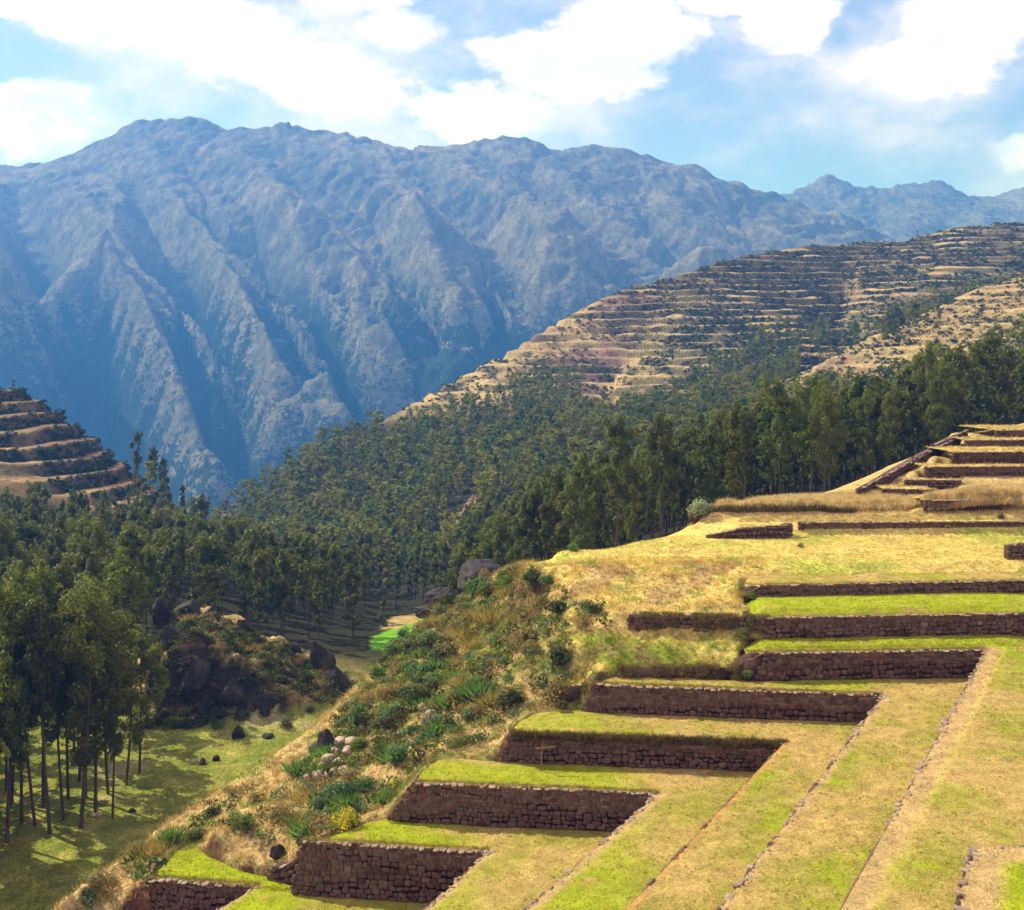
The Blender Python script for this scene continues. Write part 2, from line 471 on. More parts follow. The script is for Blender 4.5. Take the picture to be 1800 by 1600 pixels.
for a, (lx, dep) in zip(range(2, 9), ((0, 5.0), (0.2, 3.6), (0.2, 2.6), (0.2, 4.4), (0.2, 9.6), (0.2, 6.2), (0.5, 14.0))):
    T = UP[a]
    PLAT.append(dict(z=-T['h'], f1=[T['l'], T['r']], f2=None, r1=[T['l'] + (lx, dep, 0), T['r'] + (0.4, dep, 0)], r2=None, g=9, up=0.35 if a in (2,) else 0.1))
for P in PLAT:
    if P['g'] in (5, 6, 7): P['f1'] = [P['f1'][0] + (-1.1, 0.30, 0)] + P['f1']; P['r1'] = [P['r1'][0] + (-0.6, 0, 0)] + P['r1']
for P in PLAT:
    for key in ('f1', 'f2', 'r1', 'r2'):
        if P[key] is not None: P[key] = [np.array((p[0], p[1], P['z'])) for p in P[key]]
    ring = [p[:2] for p in P['f1']] + ([p[:2] for p in P['f2']] if P['f2'] is not None else [])
    back = [p[:2] for p in P['r1']] + ([p[:2] for p in P['r2']] if P['r2'] is not None else [])
    P['ring'] = ring + back[::-1]

# ------------------------------------------------------------------ the land as one height field
UA, UB, YA, YB = -420.0, 2300.0, 28.0, 1750.0
US = np.linspace(UA, UB, 300); TS = np.linspace(math.log(YA), math.log(YB), 560)


def pz(pts):    # (u, Y, Z)
    return np.array([(u, math.log(Y), Z) for u, Y, Z in pts])


def pv(pts):    # (u, v, Y)
    return np.array([(u, math.log(Y), -(v - V0) / F * Y) for u, v, Y in pts])


def pw(pts, dz=0.0):    # world points
    return np.array([(U0 + F * p[0] / p[1], math.log(p[1]), p[2] + dz) for p in pts])


pins = [
    # foreground edge and valley floor
    pz([(-420, 28, -47), (0, 28, -42), (150, 28, -34), (300, 28, -31.5), (900, 28, -31), (1500, 28, -26), (2300, 28, -22)]),
    pz([(-420, 60, -47), (-100, 60, -45), (20, 60, -38), (90, 61, -29.8)]),
    pz([(-420, 95, -47), (0, 95, -47), (180, 95, -47)]),
    pz([(-420, 125, -46.5), (0, 125, -46.5), (300, 125, -46.5), (450, 128, -46.2)]),
    pz([(-420, 160, -46), (0, 160, -46), (250, 155, -46)]),
    pz([(-420, 220, -45), (0, 220, -45.5), (250, 215, -46.5)]),
    # crest of the shrub slope and the drop behind it
    pv([(90, 1592, 62), (200, 1512, 67), (330, 1425, 75), (450, 1345, 82), (560, 1272, 88), (640, 1192, 103), (700, 1134, 120), (745, 1104, 128), (800, 1064, 133), (850, 1024, 126), (890, 995, 110), (935, 986, 96)]),
    pz([(0, 80, -46.8), (90, 88, -47), (200, 94, -46.8), (330, 104, -46.5), (450, 112, -46.3), (560, 122, -46), (640, 142, -46.5), (700, 162, -50), (790, 182, -51), (850, 186, -48), (950, 170, -33), (1050, 158, -26), (1210, 155, -24), (1350, 160, -21), (1500, 166, -19), (1600, 180, -16), (1700, 192, -13), (1800, 208, -10.5), (2100, 240, -5), (2300, 250, -4)]),
    # inside of the shrub slope
    pv([(150, 1600, 64), (250, 1540, 66)]),
    pv([(330, 1478, 67), (430, 1440, 70.5), (560, 1400, 74)]),
    pv([(440, 1512, 65.5), (505, 1528, 64.6)]),
    pv([(540, 1340, 81), (650, 1300, 80), (760, 1240, 80), (860, 1205, 81)]),
    pv([(640, 1235, 95), (760, 1170, 93), (900, 1110, 92), (960, 1100, 88)]),
    pv([(720, 1125, 112), (850, 1060, 108), (960, 1010, 95)]),
    pv([(590, 1440, 69.5), (680, 1400, 70.5), (720, 1362, 72)]),
    pv([(780, 1310, 73), (880, 1300, 72.5), (905, 1262, 74.5)]),
    pv([(960, 1210, 77), (1045, 1185, 77.5)]),
    # earth banks left of the upper walls
    pz([(1062, 75.0, -20.15), (1330, 75.0, -20.15)]), pz([(1040, 76.2, -19.5), (1335, 76.0, -19.4)]),
    pz([(1000, 78.8, -18.9), (1150, 78.6, -18.6), (1330, 77.3, -18.4)]),
    pz([(1110, 79.4, -18.55), (1325, 78.2, -18.4)]), pz([(1085, 81.2, -16.75), (1200, 80.8, -16.7), (1335, 79.6, -16.75)]),
    pz([(1000, 83.5, -16.9), (1150, 84.5, -16.75), (1325, 84.0, -16.75)]),
    pz([(960, 87.0, -16.2), (1120, 86.5, -16.4), (1325, 85.6, -16.2)]),
    # the wide lawn and what bounds it
    pz([(935, 93.5, -15.3), (1060, 89.5, -15.35), (1330, 88.0, -15.55), (1340, 89.2, -15.6), (1500, 90.3, -15.65), (1740, 91.5, -15.65), (2300, 94, -15.6)]),
    pz([(1020, 91.2, -15.2), (1330, 90.0, -15.2), (1500, 91.6, -15.15), (1740, 92.8, -15.15), (2300, 96, -15.0)]),
    pz([(985, 99, -15.2), (1300, 99, -15.2), (2300, 101, -15.2)]),
    pz([(1110, 104, -15.3), (1205, 108, -15.2), (1300, 107.6, -15.2), (2300, 107.6, -15.15)]),
    pz([(1230, 109.0, -14.9), (1300, 108.8, -14.2), (2300, 108.8, -14.1)]),
    pz([(1220, 110.6, -14.75), (1300, 111.0, -14.1), (2300, 111.2, -13.8)]),
    pz([(1212, 111.6, -14.6), (1300, 112.2, -14.0), (1600, 112.4, -13.6), (1640, 111.0, -13.1), (1770, 111.2, -13.05), (2300, 113, -12.9)]),
    pz([(1235, 113.0, -13.1), (1300, 113.5, -13.0), (1600, 114.0, -12.95), (1660, 114.2, -12.9)]),
    pz([(1265, 119, -13.0), (1500, 120, -12.9)]),
    pv([(1210, 938, 113), (1350, 878, 123), (1450, 868, 125), (1500, 852, 127), (1545, 828, 134), (1600, 803, 142), (1690, 772, 150), (1750, 752, 155), (1800, 744, 162), (2100, 690, 190), (2300, 670, 200)]),
    pv([(1500, 876, 118), (1530, 873, 118.5)]), pv([(1520, 868, 121), (1580, 838, 127), (1640, 808, 136), (1690, 785, 143)]),
    pz([(1700, 160, -8.2), (1780, 165, -7.6)]),
    # outcrop
    pv([(285, 1150, 155), (320, 1130, 157), (360, 1135, 157), (400, 1155, 156.5), (440, 1180, 156), (480, 1205, 156), (530, 1225, 156)]), pz([(280, 152, -46.2), (420, 152.5, -46.2), (540, 153, -46.3)]),
    pz([(275, 163, -42), (300, 167, -37.5), (345, 170, -35.5), (400, 172, -37), (480, 172, -40.5), (560, 166, -43.5), (610, 160, -46.5)]),
    pz([(290, 150, -46.3), (420, 150, -46.2), (560, 150, -46.4)]), pz([(290, 195, -46), (450, 200, -47), (600, 200, -48)]),
    # valley beyond
    pz([(300, 260, -49), (450, 250, -50), (600, 250, -53), (640, 262, -60), (660, 258, -60)]),
    pz([(655, 262, -60.5), (790, 272, -61)]), pz([(650, 300, -64), (790, 305, -63)]),
    pz([(720, 335, -66), (650, 350, -68), (560, 375, -71), (470, 415, -75), (400, 470, -82), (385, 520, -90), (382, 600, -102), (372, 800, -150), (360, 1000, -210)]),
    pz([(850, 240, -50), (1000, 240, -38), (1200, 240, -30), (1500, 240, -24), (1800, 260, -14), (2300, 300, -4)]),
    # left hill
    pv([(-420, 590, 470), (-150, 630, 460), (0, 672, 450), (60, 692, 445), (130, 738, 440), (200, 798, 435), (260, 845, 430), (320, 905, 425), (360, 950, 420)]),
    pz([(-420, 600, -60), (0, 560, -60), (200, 540, -80), (320, 520, -86)]),
    pz([(-420, 300, -44), (0, 310, -46), (150, 320, -48), (300, 330, -54), (400, 340, -60)]),
    pv([(-420, 720, 400), (0, 800, 395), (130, 840, 390), (240, 900, 385), (330, 960, 380)]),
    # forest slope, near spur and terraced hill
    pv([(395, 925, 600), (450, 875, 635), (560, 795, 670), (650, 752, 710), (690, 728, 750), (760, 686, 780), (900, 612, 850), (1000, 552, 900), (1100, 502, 930), (1165, 488, 950), (1300, 446, 1000), (1450, 426, 1040), (1590, 419, 1060), (1700, 394, 1100), (1800, 388, 1120), (2100, 370, 1150), (2300, 360, 1200)]),
    pv([(760, 1000, 400), (900, 940, 385), (1050, 900, 365), (1300, 870, 340), (1500, 840, 330), (1800, 780, 340), (2300, 720, 360)]),
    pv([(620, 960, 470), (800, 880, 490), (1000, 800, 500), (1150, 780, 480)]),
    pv([(1325, 735, 555), (1345, 712, 560), (1420, 655, 580), (1500, 605, 600), (1600, 565, 620), (1700, 512, 640), (1800, 482, 660), (2100, 430, 700), (2300, 410, 720)]),
    pv([(1340, 760, 500), (1500, 700, 500), (1650, 640, 510), (1800, 590, 520), (2300, 540, 540)]),
    pv([(1180, 745, 620), (1290, 700, 660), (1380, 668, 700), (1480, 625, 745), (1600, 575, 785), (1750, 515, 825), (2300, 450, 870)]),
    pv([(1165, 490, 945), (1140, 570, 870), (1080, 660, 790), (1040, 725, 700)]),
    pv([(1490, 460, 1000), (1480, 540, 900), (1470, 580, 850)]),
    pv([(930, 700, 720), (1000, 690, 730)]),
    pv([(740, 780, 640), (900, 720, 700)]),
    # far side falls into the gorge
    pz([(-420, 1200, -260), (360, 1200, -260), (900, 1250, -200), (1500, 1350, -100), (2300, 1450, -60)]),
    pz([(-420, 1750, -380), (2300, 1750, -380)]),
]
for P in PLAT:
    if P['g'] <= 4:
        pins.append(pw(P['r1'][:-2], 0.08)); pins.append(pw([P['f1'][0], P['r1'][0]], 0.02))
    if P['g'] == 9:
        for ox, oz in ((-0.6, -0.75),): pins.append(pw([P['f1'][0] + (ox, 0.3, 0), P['r1'][0] + (ox, -0.3, 0)], oz))
    if P['g'] in (5, 6, 7): pins.append(pw([P['f1'][0] + (-0.35, 0, 0), P['r1'][0] + (-0.35, 0, 0)], 0.05))


def buried(X, Y):
    """level the land is held to under the built terraces, nan elsewhere"""
    Z = np.full(X.shape, np.nan)
    for P in PLAT:
        if P['g'] == 8: continue
        c = np.mean(P['ring'], axis=0)
        m = inpoly(X, Y, P['ring'])
        # keep clear of the left boundary, where land and platform meet
        lx, ly = P['f1'][0][:2]; rx, ry = P['r1'][0][:2]
        Z[m] = P['z'] - 1.0
    p0 = [tuple(TER[0]['lb'][:2] + (0.6, 0.4)), tuple(TER[0]['cb'][:2] + (0.3, 0.5)), tuple(TER[0]['nb'][:2]), (-34, 28), (-26, 56)]
    m = inpoly(X, Y, p0) & np.isnan(Z); Z[m] = -31.0
    return Z


_membrane_pins = pins
UG, TG = np.meshgrid(US, TS)
YG = np.exp(TG); XG = (UG - U0) / F * YG
BUR = buried(XG, YG)
# erode the buried mask by one cell so the land meets each platform edge
bm = ~np.isnan(BUR)


def grow(m, k):
    for _ in range(k):
        q = m.copy(); q[1:] |= m[:-1]; q[:-1] |= m[1:]; m = q.copy(); m[:, 1:] |= q[:, :-1]; m[:, :-1] |= q[:, 1:]
    return m


bm = ~grow(~grow(bm, 3), 3) | bm
er = bm.copy(); er[1:-1, 1:-1] &= bm[2:, 1:-1] & bm[:-2, 1:-1] & bm[1:-1, 2:] & bm[1:-1, :-2]
BF = np.where(np.isnan(BUR), 99.0, BUR); LOW = BF.copy()
for _ in range(4):
    Pd = np.pad(LOW, 1, mode='edge')
    LOW = np.min([Pd[a:a + LOW.shape[0], b_:b_ + LOW.shape[1]] for a in range(3) for b_ in range(3)], axis=0)
S = membrane(US, TS, pins, 160)
# relax once more with the buried cells held
hold = er.copy(); pinmask = np.zeros(S.shape, bool)
S2 = S.copy(); hold &= LOW < 0; S2[hold] = LOW[hold]
rim = bm & ~hold & (LOW < 0)
S2[rim] = np.minimum(S2[rim], LOW[rim] + 0.95)
S = S2
AMP = np.ones(S.shape)
AMP[bm] = 0
lawn = [(930, 985), (1210, 925), (1260, 905), (1900, 905), (2300, 905), (2300, 1010), (1330, 1024), (940, 1004)]
VG = V0 - F * S / YG
AMP[inpoly(UG, VG, lawn) & (YG < 112) & (YG > 86)] = 0.22
AMP[(YG > 82) & (YG < 160) & (UG > 1200)] = np.minimum(AMP[(YG > 82) & (YG < 160) & (UG > 1200)], 0.3)
field = [(640, 1175), (655, 1120), (690, 1105), (725, 1092), (785, 1070), (790, 1100), (735, 1122), (700, 1165)]


def hill_noise(X, Y, u, z):
    cult = np.clip(smooth(Y, 640, 700) * smooth(z, -30, -12) + (u < 420) * smooth(Y, 350, 380), 0, 1)
    return smooth(Y, 150, 320) * (Y * 0.0032) * fbm(X / 26, Y / 34, 5, 21) * (1 - 0.72 * cult)


def land(X, Y, detail=True):
    X = np.asarray(X, float); Y = np.asarray(Y, float)
    u = U0 + F * X / Y; t = np.log(Y)
    b = (u - UA) / (UB - UA) * (len(US) - 1); a = (t - TS[0]) / (TS[-1] - TS[0]) * (len(TS) - 1)
    z = bil(S, a, b)
    if not detail: return z
    am = bil(AMP, a, b)
    fl = smooth(Y, 85, 100) * smooth(-z, 43.5, 46) * (Y < 160)      # the valley floor is smoother
    am = am * (1 - 0.7 * fl)
    z = z + am * (0.28 * fbm(X / 5.5, Y / 5.5, 4, 3) + 0.10 * fbm(X / 1.1, Y / 1.1, 3, 9)) * (1 - smooth(Y, 300, 400))
    oc = np.exp(-(((u - 430) / 150) ** 4)) * np.exp(-(((Y - 165) / 15) ** 4))
    z = z + oc * (1.9 * ridged(X / 5, Y / 5, 5, 23) + 1.3 * fbm(X / 2.5, Y / 2.5, 3, 25))
    z = z + hill_noise(X, Y, u, z)
    # cultivated terraces cut into the hills
    hill = smooth(Y, 640, 700) * smooth(z, -30, -12) + smooth(u, 420, 360) * smooth(Y, 350, 380) * (Y < 640) * smooth(z, -46, -38)
    spur = smooth(Y, 470, 510) * (1 - smooth(Y, 640, 660)) * smooth(u, 1330, 1400)
    st = np.where(Y < 640, np.where(u < 500, 4.9, 4.2), 6.2)
    warp = 3.4 * fbm(X / 90, Y / 90, 3, 31) + 1.2 * fbm(X / 28, Y / 28, 2, 37)
    q = (z + warp) / st; fr = q - np.floor(q)
    stepz = (np.floor(q) + smooth(fr, 0.62, 0.98)) * st - warp
    k = np.clip(hill + spur * 0.8, 0, 1) * 0.9
    k = k * (0.25 + 0.75 * smooth(fbm(X / 55, Y / 55, 3, 41), -0.40, -0.02))
    return z * (1 - k) + stepz * k


def tread_phase(X, Y):
    """position between two hill terraces, 0..1; the upper part is the riser"""
    u = U0 + F * X / Y; t = np.log(Y)
    z = bil(S, (t - TS[0]) / (TS[-1] - TS[0]) * (len(TS) - 1), (u - UA) / (UB - UA) * (len(US) - 1)); z = z + hill_noise(X, Y, u, z)
    st = np.where(Y < 640, np.where(u < 500, 4.9, 4.2), 6.2)
    q = (z + 3.4 * fbm(X / 90, Y / 90, 3, 31) + 1.2 * fbm(X / 28, Y / 28, 2, 37)) / st
    return q - np.floor(q)


def riser(X, Y):
    """0..1: how much a point lies on the steep face between two hill terraces"""
    e = 1.2
    g = np.hypot(land(X + e, Y) - land(X - e, Y), land(X, Y + e) - land(X, Y - e)) / (2 * e)
    return smooth(g, 0.55, 1.1)


def px(X, Y, Z): return U0 + F * X / Y, V0 - F * Z / Y


# ------------------------------------------------------------------ colours of the land (per vertex, in world space)
DRY = np.array((0.44, 0.32, 0.135)); STRAW = np.array((0.60, 0.48, 0.14)); GREEN = np.array((0.25, 0.33, 0.035)); LIME = np.array((0.30, 0.42, 0.02))
OLIVE = np.array((0.16, 0.17, 0.045)); SOIL = np.array((0.20, 0.115, 0.07)); REDSOIL = np.array((0.10, 0.045, 0.03)); DUST = np.array((0.34, 0.22, 0.15))
FOREST = np.array((0.030, 0.030, 0.014)); VIVID = np.array((0.12, 0.30, 0.02))


def mixc(a, b, k): return a * (1 - k[..., None]) + b * k[..., None]


def land_color(X, Y, Z, slope):
    u, v = px(X, Y, Z)
    n1 = fbm(X / 4.0, Y / 4.0, 4, 51); n2 = fbm(X / 14, Y / 14, 3, 53); n3 = fbm(X / 1.2, Y / 1.2, 3, 55)
    c = np.empty(X.shape + (3,)); c[:] = OLIVE
    # shrub slope: dry earth, straw and green mixed
    c = mixc(c, DRY * 0.95, smooth(n1 + 0.4 * (u < 560), -0.3, 0.2)); c = mixc(c, GREEN * 0.7, smooth(n2 + 0.5 * n3, 0.1, 0.5) * 0.8)
    gold = inpoly(u, v, [(330, 1440), (560, 1270), (650, 1180), (665, 1150), (700, 1130), (650, 1260), (560, 1330), (540, 1420), (480, 1520), (380, 1500)]) & (Y < 130)
    c[gold] = mixc(c, DRY * 1.05, smooth(n1, -0.6, 0.2))[gold]
    # valley floor
    fl = smooth(-Z, 43.0, 45.6) * smooth(Y, 80, 95) * (1 - smooth(Y, 160, 190))
    fc = mixc(mixc(np.broadcast_to(np.array((0.19, 0.22, 0.035)), c.shape), np.array((0.32, 0.31, 0.07)), smooth(n1, -0.1, 0.5)), np.array((0.36, 0.32, 0.17)), smooth(n2 + n3 * 0.4, 0.25, 0.55))
    c = mixc(c, fc, fl)
    # lawns above the eighth wall
    up = (Y > 83) & (Y < 165) & (u + 30 * n1 > 930) & (v < 1035) & (Z > -16.9)
    lc = mixc(mixc(np.broadcast_to(STRAW, c.shape), GREEN * 1.25, smooth(n2 + 0.35 * n3, 0.0, 0.5) * 0.6), DRY, smooth(n1, 0.25, 0.6) * 0.6)
    lc = mixc(lc, DRY * 1.02, smooth(Y, 110, 114) * 0.85)
    c = np.where(up[..., None], lc, c)
    ju = u + 60 * n1 + 25 * n3; jy = Y + 1.5 * n1
    banks = (jy > 75.5) & (jy < 83.5) & (ju > 985) & (u < 1345)
    bc = mixc(np.broadcast_to(STRAW * 0.9, c.shape), GREEN * 0.85, smooth(n1 + (v > 1120) * 0.3, -0.15, 0.5)); bc = mixc(bc, DRY * 0.6, smooth(n3 + n1, 0.1, 0.5) * 0.7)
    c = np.where(banks[..., None], bc, c)
    upl = (jy > 80) & (Y < 93) & (ju > 950) & (u < 1345) & (Z > -18)
    c = np.where(upl[..., None], mixc(np.broadcast_to(STRAW * 0.95, c.shape), DRY, smooth(n1, -0.2, 0.3)), c)
    near_bank = smooth(slope, 0.9, 1.5) * (Y < 118) * (Y > 60)
    c = mixc(c, mixc(np.broadcast_to(REDSOIL * 1.15, c.shape), OLIVE, smooth(n3, 0.0, 0.4) * 0.7), near_bank * 0.9)
    cl_ = smooth(slope, 0.9, 1.5) * (Y > 140) * (Y < 176) * (u > 260) * (u < 640)
    # forest floor, dry hills
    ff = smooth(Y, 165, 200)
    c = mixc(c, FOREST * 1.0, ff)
    c = mixc(c, np.broadcast_to(np.array((0.045, 0.038, 0.032)), c.shape), cl_)
    hz = np.clip(smooth(Y, 640, 720) * smooth(v, 760, 700) + smooth(Y, 350, 380) * (u < 420) * (Y < 640) + smooth(Y, 470, 520) * (u > 1300) * (Y < 700) * smooth(v, 760, 700), 0, 1)
    nb = fbm(X / 60, Y / 60, 4, 61)
    hc = mixc(np.broadcast_to(np.array((0.43, 0.31, 0.145)), c.shape), np.array((0.30, 0.19, 0.13)), smooth(nb, -0.05, 0.3) * 0.85)
    hc = mixc(hc, np.array((0.24, 0.18, 0.08)), smooth(fbm(X / 18, Y / 18, 3, 63), 0.0, 0.5) * 0.6)
    c = mixc(c, hc, hz)
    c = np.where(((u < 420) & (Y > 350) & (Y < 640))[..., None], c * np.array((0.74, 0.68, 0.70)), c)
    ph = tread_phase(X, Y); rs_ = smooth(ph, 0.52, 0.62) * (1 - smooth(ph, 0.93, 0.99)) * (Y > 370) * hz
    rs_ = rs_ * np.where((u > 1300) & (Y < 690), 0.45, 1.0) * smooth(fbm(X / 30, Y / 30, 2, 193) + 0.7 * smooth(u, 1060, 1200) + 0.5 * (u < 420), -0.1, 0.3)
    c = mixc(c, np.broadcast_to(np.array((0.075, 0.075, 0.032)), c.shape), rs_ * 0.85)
    gully = inpoly(u, v, [(835, 865), (850, 875), (815, 925), (775, 965), (755, 965), (790, 920)]) & (Y > 200)
    c[gully] = DUST * 0.9
    gf = inpoly(u, v, field) & (Y > 200) & (Y < 400)
    c[gf] = VIVID * 1.15
    br = inpoly(u, v, [(670, 1106), (690, 1085), (740, 1078), (735, 1092), (695, 1106)]) & (Y > 200) & (Y < 420); c[br] = DRY * 0.9
    return c


def sheet(name, us, ys, mat, label=None):
    UU, YY = np.meshgrid(us, ys); XX = (UU - U0) / F * YY
    ZZ = land(XX, YY)
    gy = np.gradient(ZZ, axis=0) / np.gradient(YY, axis=0); gx = np.gradient(ZZ, axis=1) / np.gradient(XX, axis=1)
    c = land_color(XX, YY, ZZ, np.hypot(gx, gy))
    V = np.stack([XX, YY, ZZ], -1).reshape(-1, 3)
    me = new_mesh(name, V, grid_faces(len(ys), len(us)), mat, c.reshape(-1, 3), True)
    return link(name, me, kind='structure')


g_near = sheet("ground", np.linspace(-400, 2200, 450), np.exp(np.linspace(math.log(30), math.log(175), 380)), M_SLOPE)
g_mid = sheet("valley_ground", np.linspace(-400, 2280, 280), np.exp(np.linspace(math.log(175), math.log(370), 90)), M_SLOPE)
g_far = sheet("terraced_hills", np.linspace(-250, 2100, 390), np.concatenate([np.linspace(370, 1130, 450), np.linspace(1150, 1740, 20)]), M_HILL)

# ------------------------------------------------------------------ mountains
def mtn_field(us, ys, pins_, damp):
    ts = np.linspace(ys[0], ys[-1], 300); uu = np.linspace(us[0], us[-1], 400)
    Sm = membrane(uu, ts, pins_, 140)
    UU, YY = np.meshgrid(us, ys); XX = (UU - U0) / F * YY
    a = (YY - ts[0]) / (ts[-1] - ts[0]) * 299; b = (UU - uu[0]) / (uu[-1] - uu[0]) * 399
    Z = bil(Sm, a, b)
    wx = 60 * fbm(XX / 400, YY / 400, 3, 71)
    Z = Z + damp * (38 * ridged((XX + wx) / 170, (YY + XX * 0.3) / 620, 5, 73) + 22 * fbm(XX / 130, YY / 130, 5, 75) + 15 * ridged(XX / 46, YY / 90, 4, 77))
    return XX, YY, Z


def mp(pts, d=0.0):
    out = []
    for p in pts:
        u, v = p[:2]; Y = (2300 + (900 - v) / 700 * 1500 if len(p) < 3 else p[2]) + d
        out.append((u, Y, -(v - V0) / F * Y))
    return np.array(out)


crest = [(-400, 330), (-200, 300), (0, 300), (70, 290), (130, 264), (185, 240), (240, 210), (300, 200), (345, 202), (390, 224), (440, 226), (495, 212), (560, 224), (650, 242), (710, 257), (780, 262), (830, 252), (890, 240), (930, 245), (970, 263), (1040, 255), (1060, 250), (1100, 252), (1130, 270), (1170, 287), (1225, 287), (1270, 310), (1330, 327), (1380, 345), (1420, 365), (1470, 366), (1500, 384), (1570, 418), (1640, 450), (1900, 520), (2200, 560)]
mcrest = [(u, v + 4, 4100.0) for u, v in crest]
ridges = [
    [(185, 242), (280, 372), (360, 467), (450, 562), (525, 662), (565, 745), (600, 830)],
    [(240, 212), (262, 262), (310, 325), (370, 398), (400, 450)],
    [(440, 228), (425, 275), (480, 330), (550, 400), (615, 475), (700, 570), (750, 632), (790, 700)],
    [(560, 226), (595, 255), (675, 318), (750, 382), (820, 450), (860, 560), (900, 640)],
    [(780, 262), (800, 315), (860, 335), (930, 372), (1010, 397), (1090, 430), (1165, 487), (1230, 560)],
    [(970, 265), (1010, 330), (1080, 400), (1140, 440)],
    [(1060, 252), (1120, 330), (1220, 390), (1300, 430)],
    [(1225, 290), (1290, 340), (1350, 380), (1420, 430)],
    [(70, 290), (110, 370), (150, 430), (165, 480), (150, 540), (215, 612), (262, 680), (330, 800), (370, 900)],
    [(150, 545), (100, 610), (45, 672), (0, 740)],
    [(300, 390), (350, 480), (390, 560), (420, 650), (470, 740), (480, 830)],
    [(0, 302), (-60, 400), (-20, 500), (-80, 620)],
    [(-200, 300), (-300, 450), (-350, 650)],
    [(190, 300), (215, 370), (215, 430), (200, 500), (260, 590), (300, 650)],
    [(550, 400), (530, 470), (575, 475), (640, 555), (672, 590), (690, 650)],
    [(480, 330), (500, 420), (530, 520), (600, 640), (650, 700)],
    [(640, 560), (620, 640), (640, 720)],
    [(750, 382), (730, 460), (760, 560), (800, 640)],
    [(930, 372), (920, 440), (960, 520), (950, 600)],
    [(820, 560), (850, 620)],
]
valleys = [
    [(215, 270), (235, 330), (270, 420), (330, 480), (340, 560), (360, 640), (400, 760), (440, 860)],
    [(300, 215), (350, 320), (372, 425), (440, 530), (500, 640), (560, 740)],
    [(500, 260), (535, 335), (600, 420), (650, 500), (720, 590), (775, 680)],
    [(710, 300), (780, 360), (830, 430), (850, 520), (875, 610), (900, 700)],
    [(930, 300), (960, 340), (1050, 400), (1130, 450), (1190, 500)],
    [(1100, 300), (1150, 370), (1230, 420), (1330, 470)],
    [(1290, 320), (1370, 390), (1450, 440)],
    [(40, 320), (70, 400), (100, 470), (90, 560), (30, 640)],
    [(160, 640), (200, 760), (280, 880)], [(460, 500), (560, 600), (600, 700), (640, 800)],
    [(260, 500), (310, 600), (350, 720), (400, 860)],
]
mpins = [mp(mcrest), mp([(u, v, 5000.0) for u, v in ((-400, 460), (2200, 640))]),
         np.array([(-400, 1850, -560), (900, 1850, -560), (2200, 1850, -400)])]
def plan(r):
    out = []
    for p in r:
        u, v = p[:2]; Y = 2300 + (900 - v) / 700 * 1780; out.append(((u - U0) / F * Y, Y))
    return out


def nearest(X, Y, lines):
    """distance to the nearest polyline and the running length of its foot point"""
    D = np.full(X.shape, 1e9); Sx = np.zeros(X.shape)
    for li, L_ in enumerate(lines):
        acc_ = li * 977.0
        for (a, b) in zip(L_[:-1], L_[1:]):
            dx_, dy_ = b[0] - a[0], b[1] - a[1]; l2 = dx_ * dx_ + dy_ * dy_; l = math.sqrt(l2)
            t = np.clip(((X - a[0]) * dx_ + (Y - a[1]) * dy_) / l2, 0, 1)
            d_ = np.hypot(X - a[0] - t * dx_, Y - a[1] - t * dy_); m = d_ < D
            D = np.where(m, d_, D); Sx = np.where(m, acc_ + t * l, Sx); acc_ += l
    return D, Sx


def tri(x): return 1 - 4 * np.abs(x - np.floor(x) - 0.5)


def spurred(us, ys, pins_, ridges_, valleys_, ycrest, amp, rib, k=1.0, planf=plan):
    ts = np.linspace(ys[0], ys[-1], 240); uu = np.linspace(us[0], us[-1], 300)
    Sm = membrane(uu, ts, pins_, 120)
    UU, YY = np.meshgrid(us, ys); XX = (UU - U0) / F * YY
    Z = bil(Sm, (YY - ts[0]) / (ts[-1] - ts[0]) * 239, (UU - uu[0]) / (uu[-1] - uu[0]) * 299)
    wx = k * 16 * fbm(XX / (110 * k), YY / (110 * k), 5, 171); wy = k * 20 * fbm(XX / (110 * k), YY / (110 * k), 5, 173)
    dr, sr = nearest(XX + wx, YY + wy, [planf(r) for r in ridges_]); dv, sv = nearest(XX + wx, YY + wy, [planf(r) for r in valleys_])
    q = dv / (dv + dr + 1e-6)                      # 0 in the gully, 1 on the spur
    up = 0.05 + 0.95 * (1 - np.exp(-((YY - ycrest) / (620 * k)) ** 2))
    wid = np.clip((dv + dr) / (170 * k), 0.25, 1.8)
    off = (q - 0.5) * amp * wid * up
    side = 4 * q * (1 - q)
    r1 = tri(sr / (92 * k) + 0.5 * fbm(XX / 90, YY / 90, 2, 175)) * rib * side * wid * (0.4 + 0.6 * up)
    r2 = tri(sr / (37 * k) + dr / (60 * k) + 0.6 * fbm(XX / 60, YY / 60, 2, 177)) * rib * 0.30 * side ** 0.5
    n_ = 5 * ridged((XX + wx) / 120, YY / 300, 5, 73) + 6 * fbm(XX / 90, YY / 90, 6, 75, 0.55) + 3.0 * ridged(XX / 24, YY / 44, 4, 77)
    qq = np.clip(q + 0.25 * tri(sr / (92 * k)) * side, 0, 1)
    return XX, YY, Z + off + r1 + r2 + n_ * k * (0.55 + 0.45 * up), np.repeat(qq.reshape(-1, 1), 3, 1)


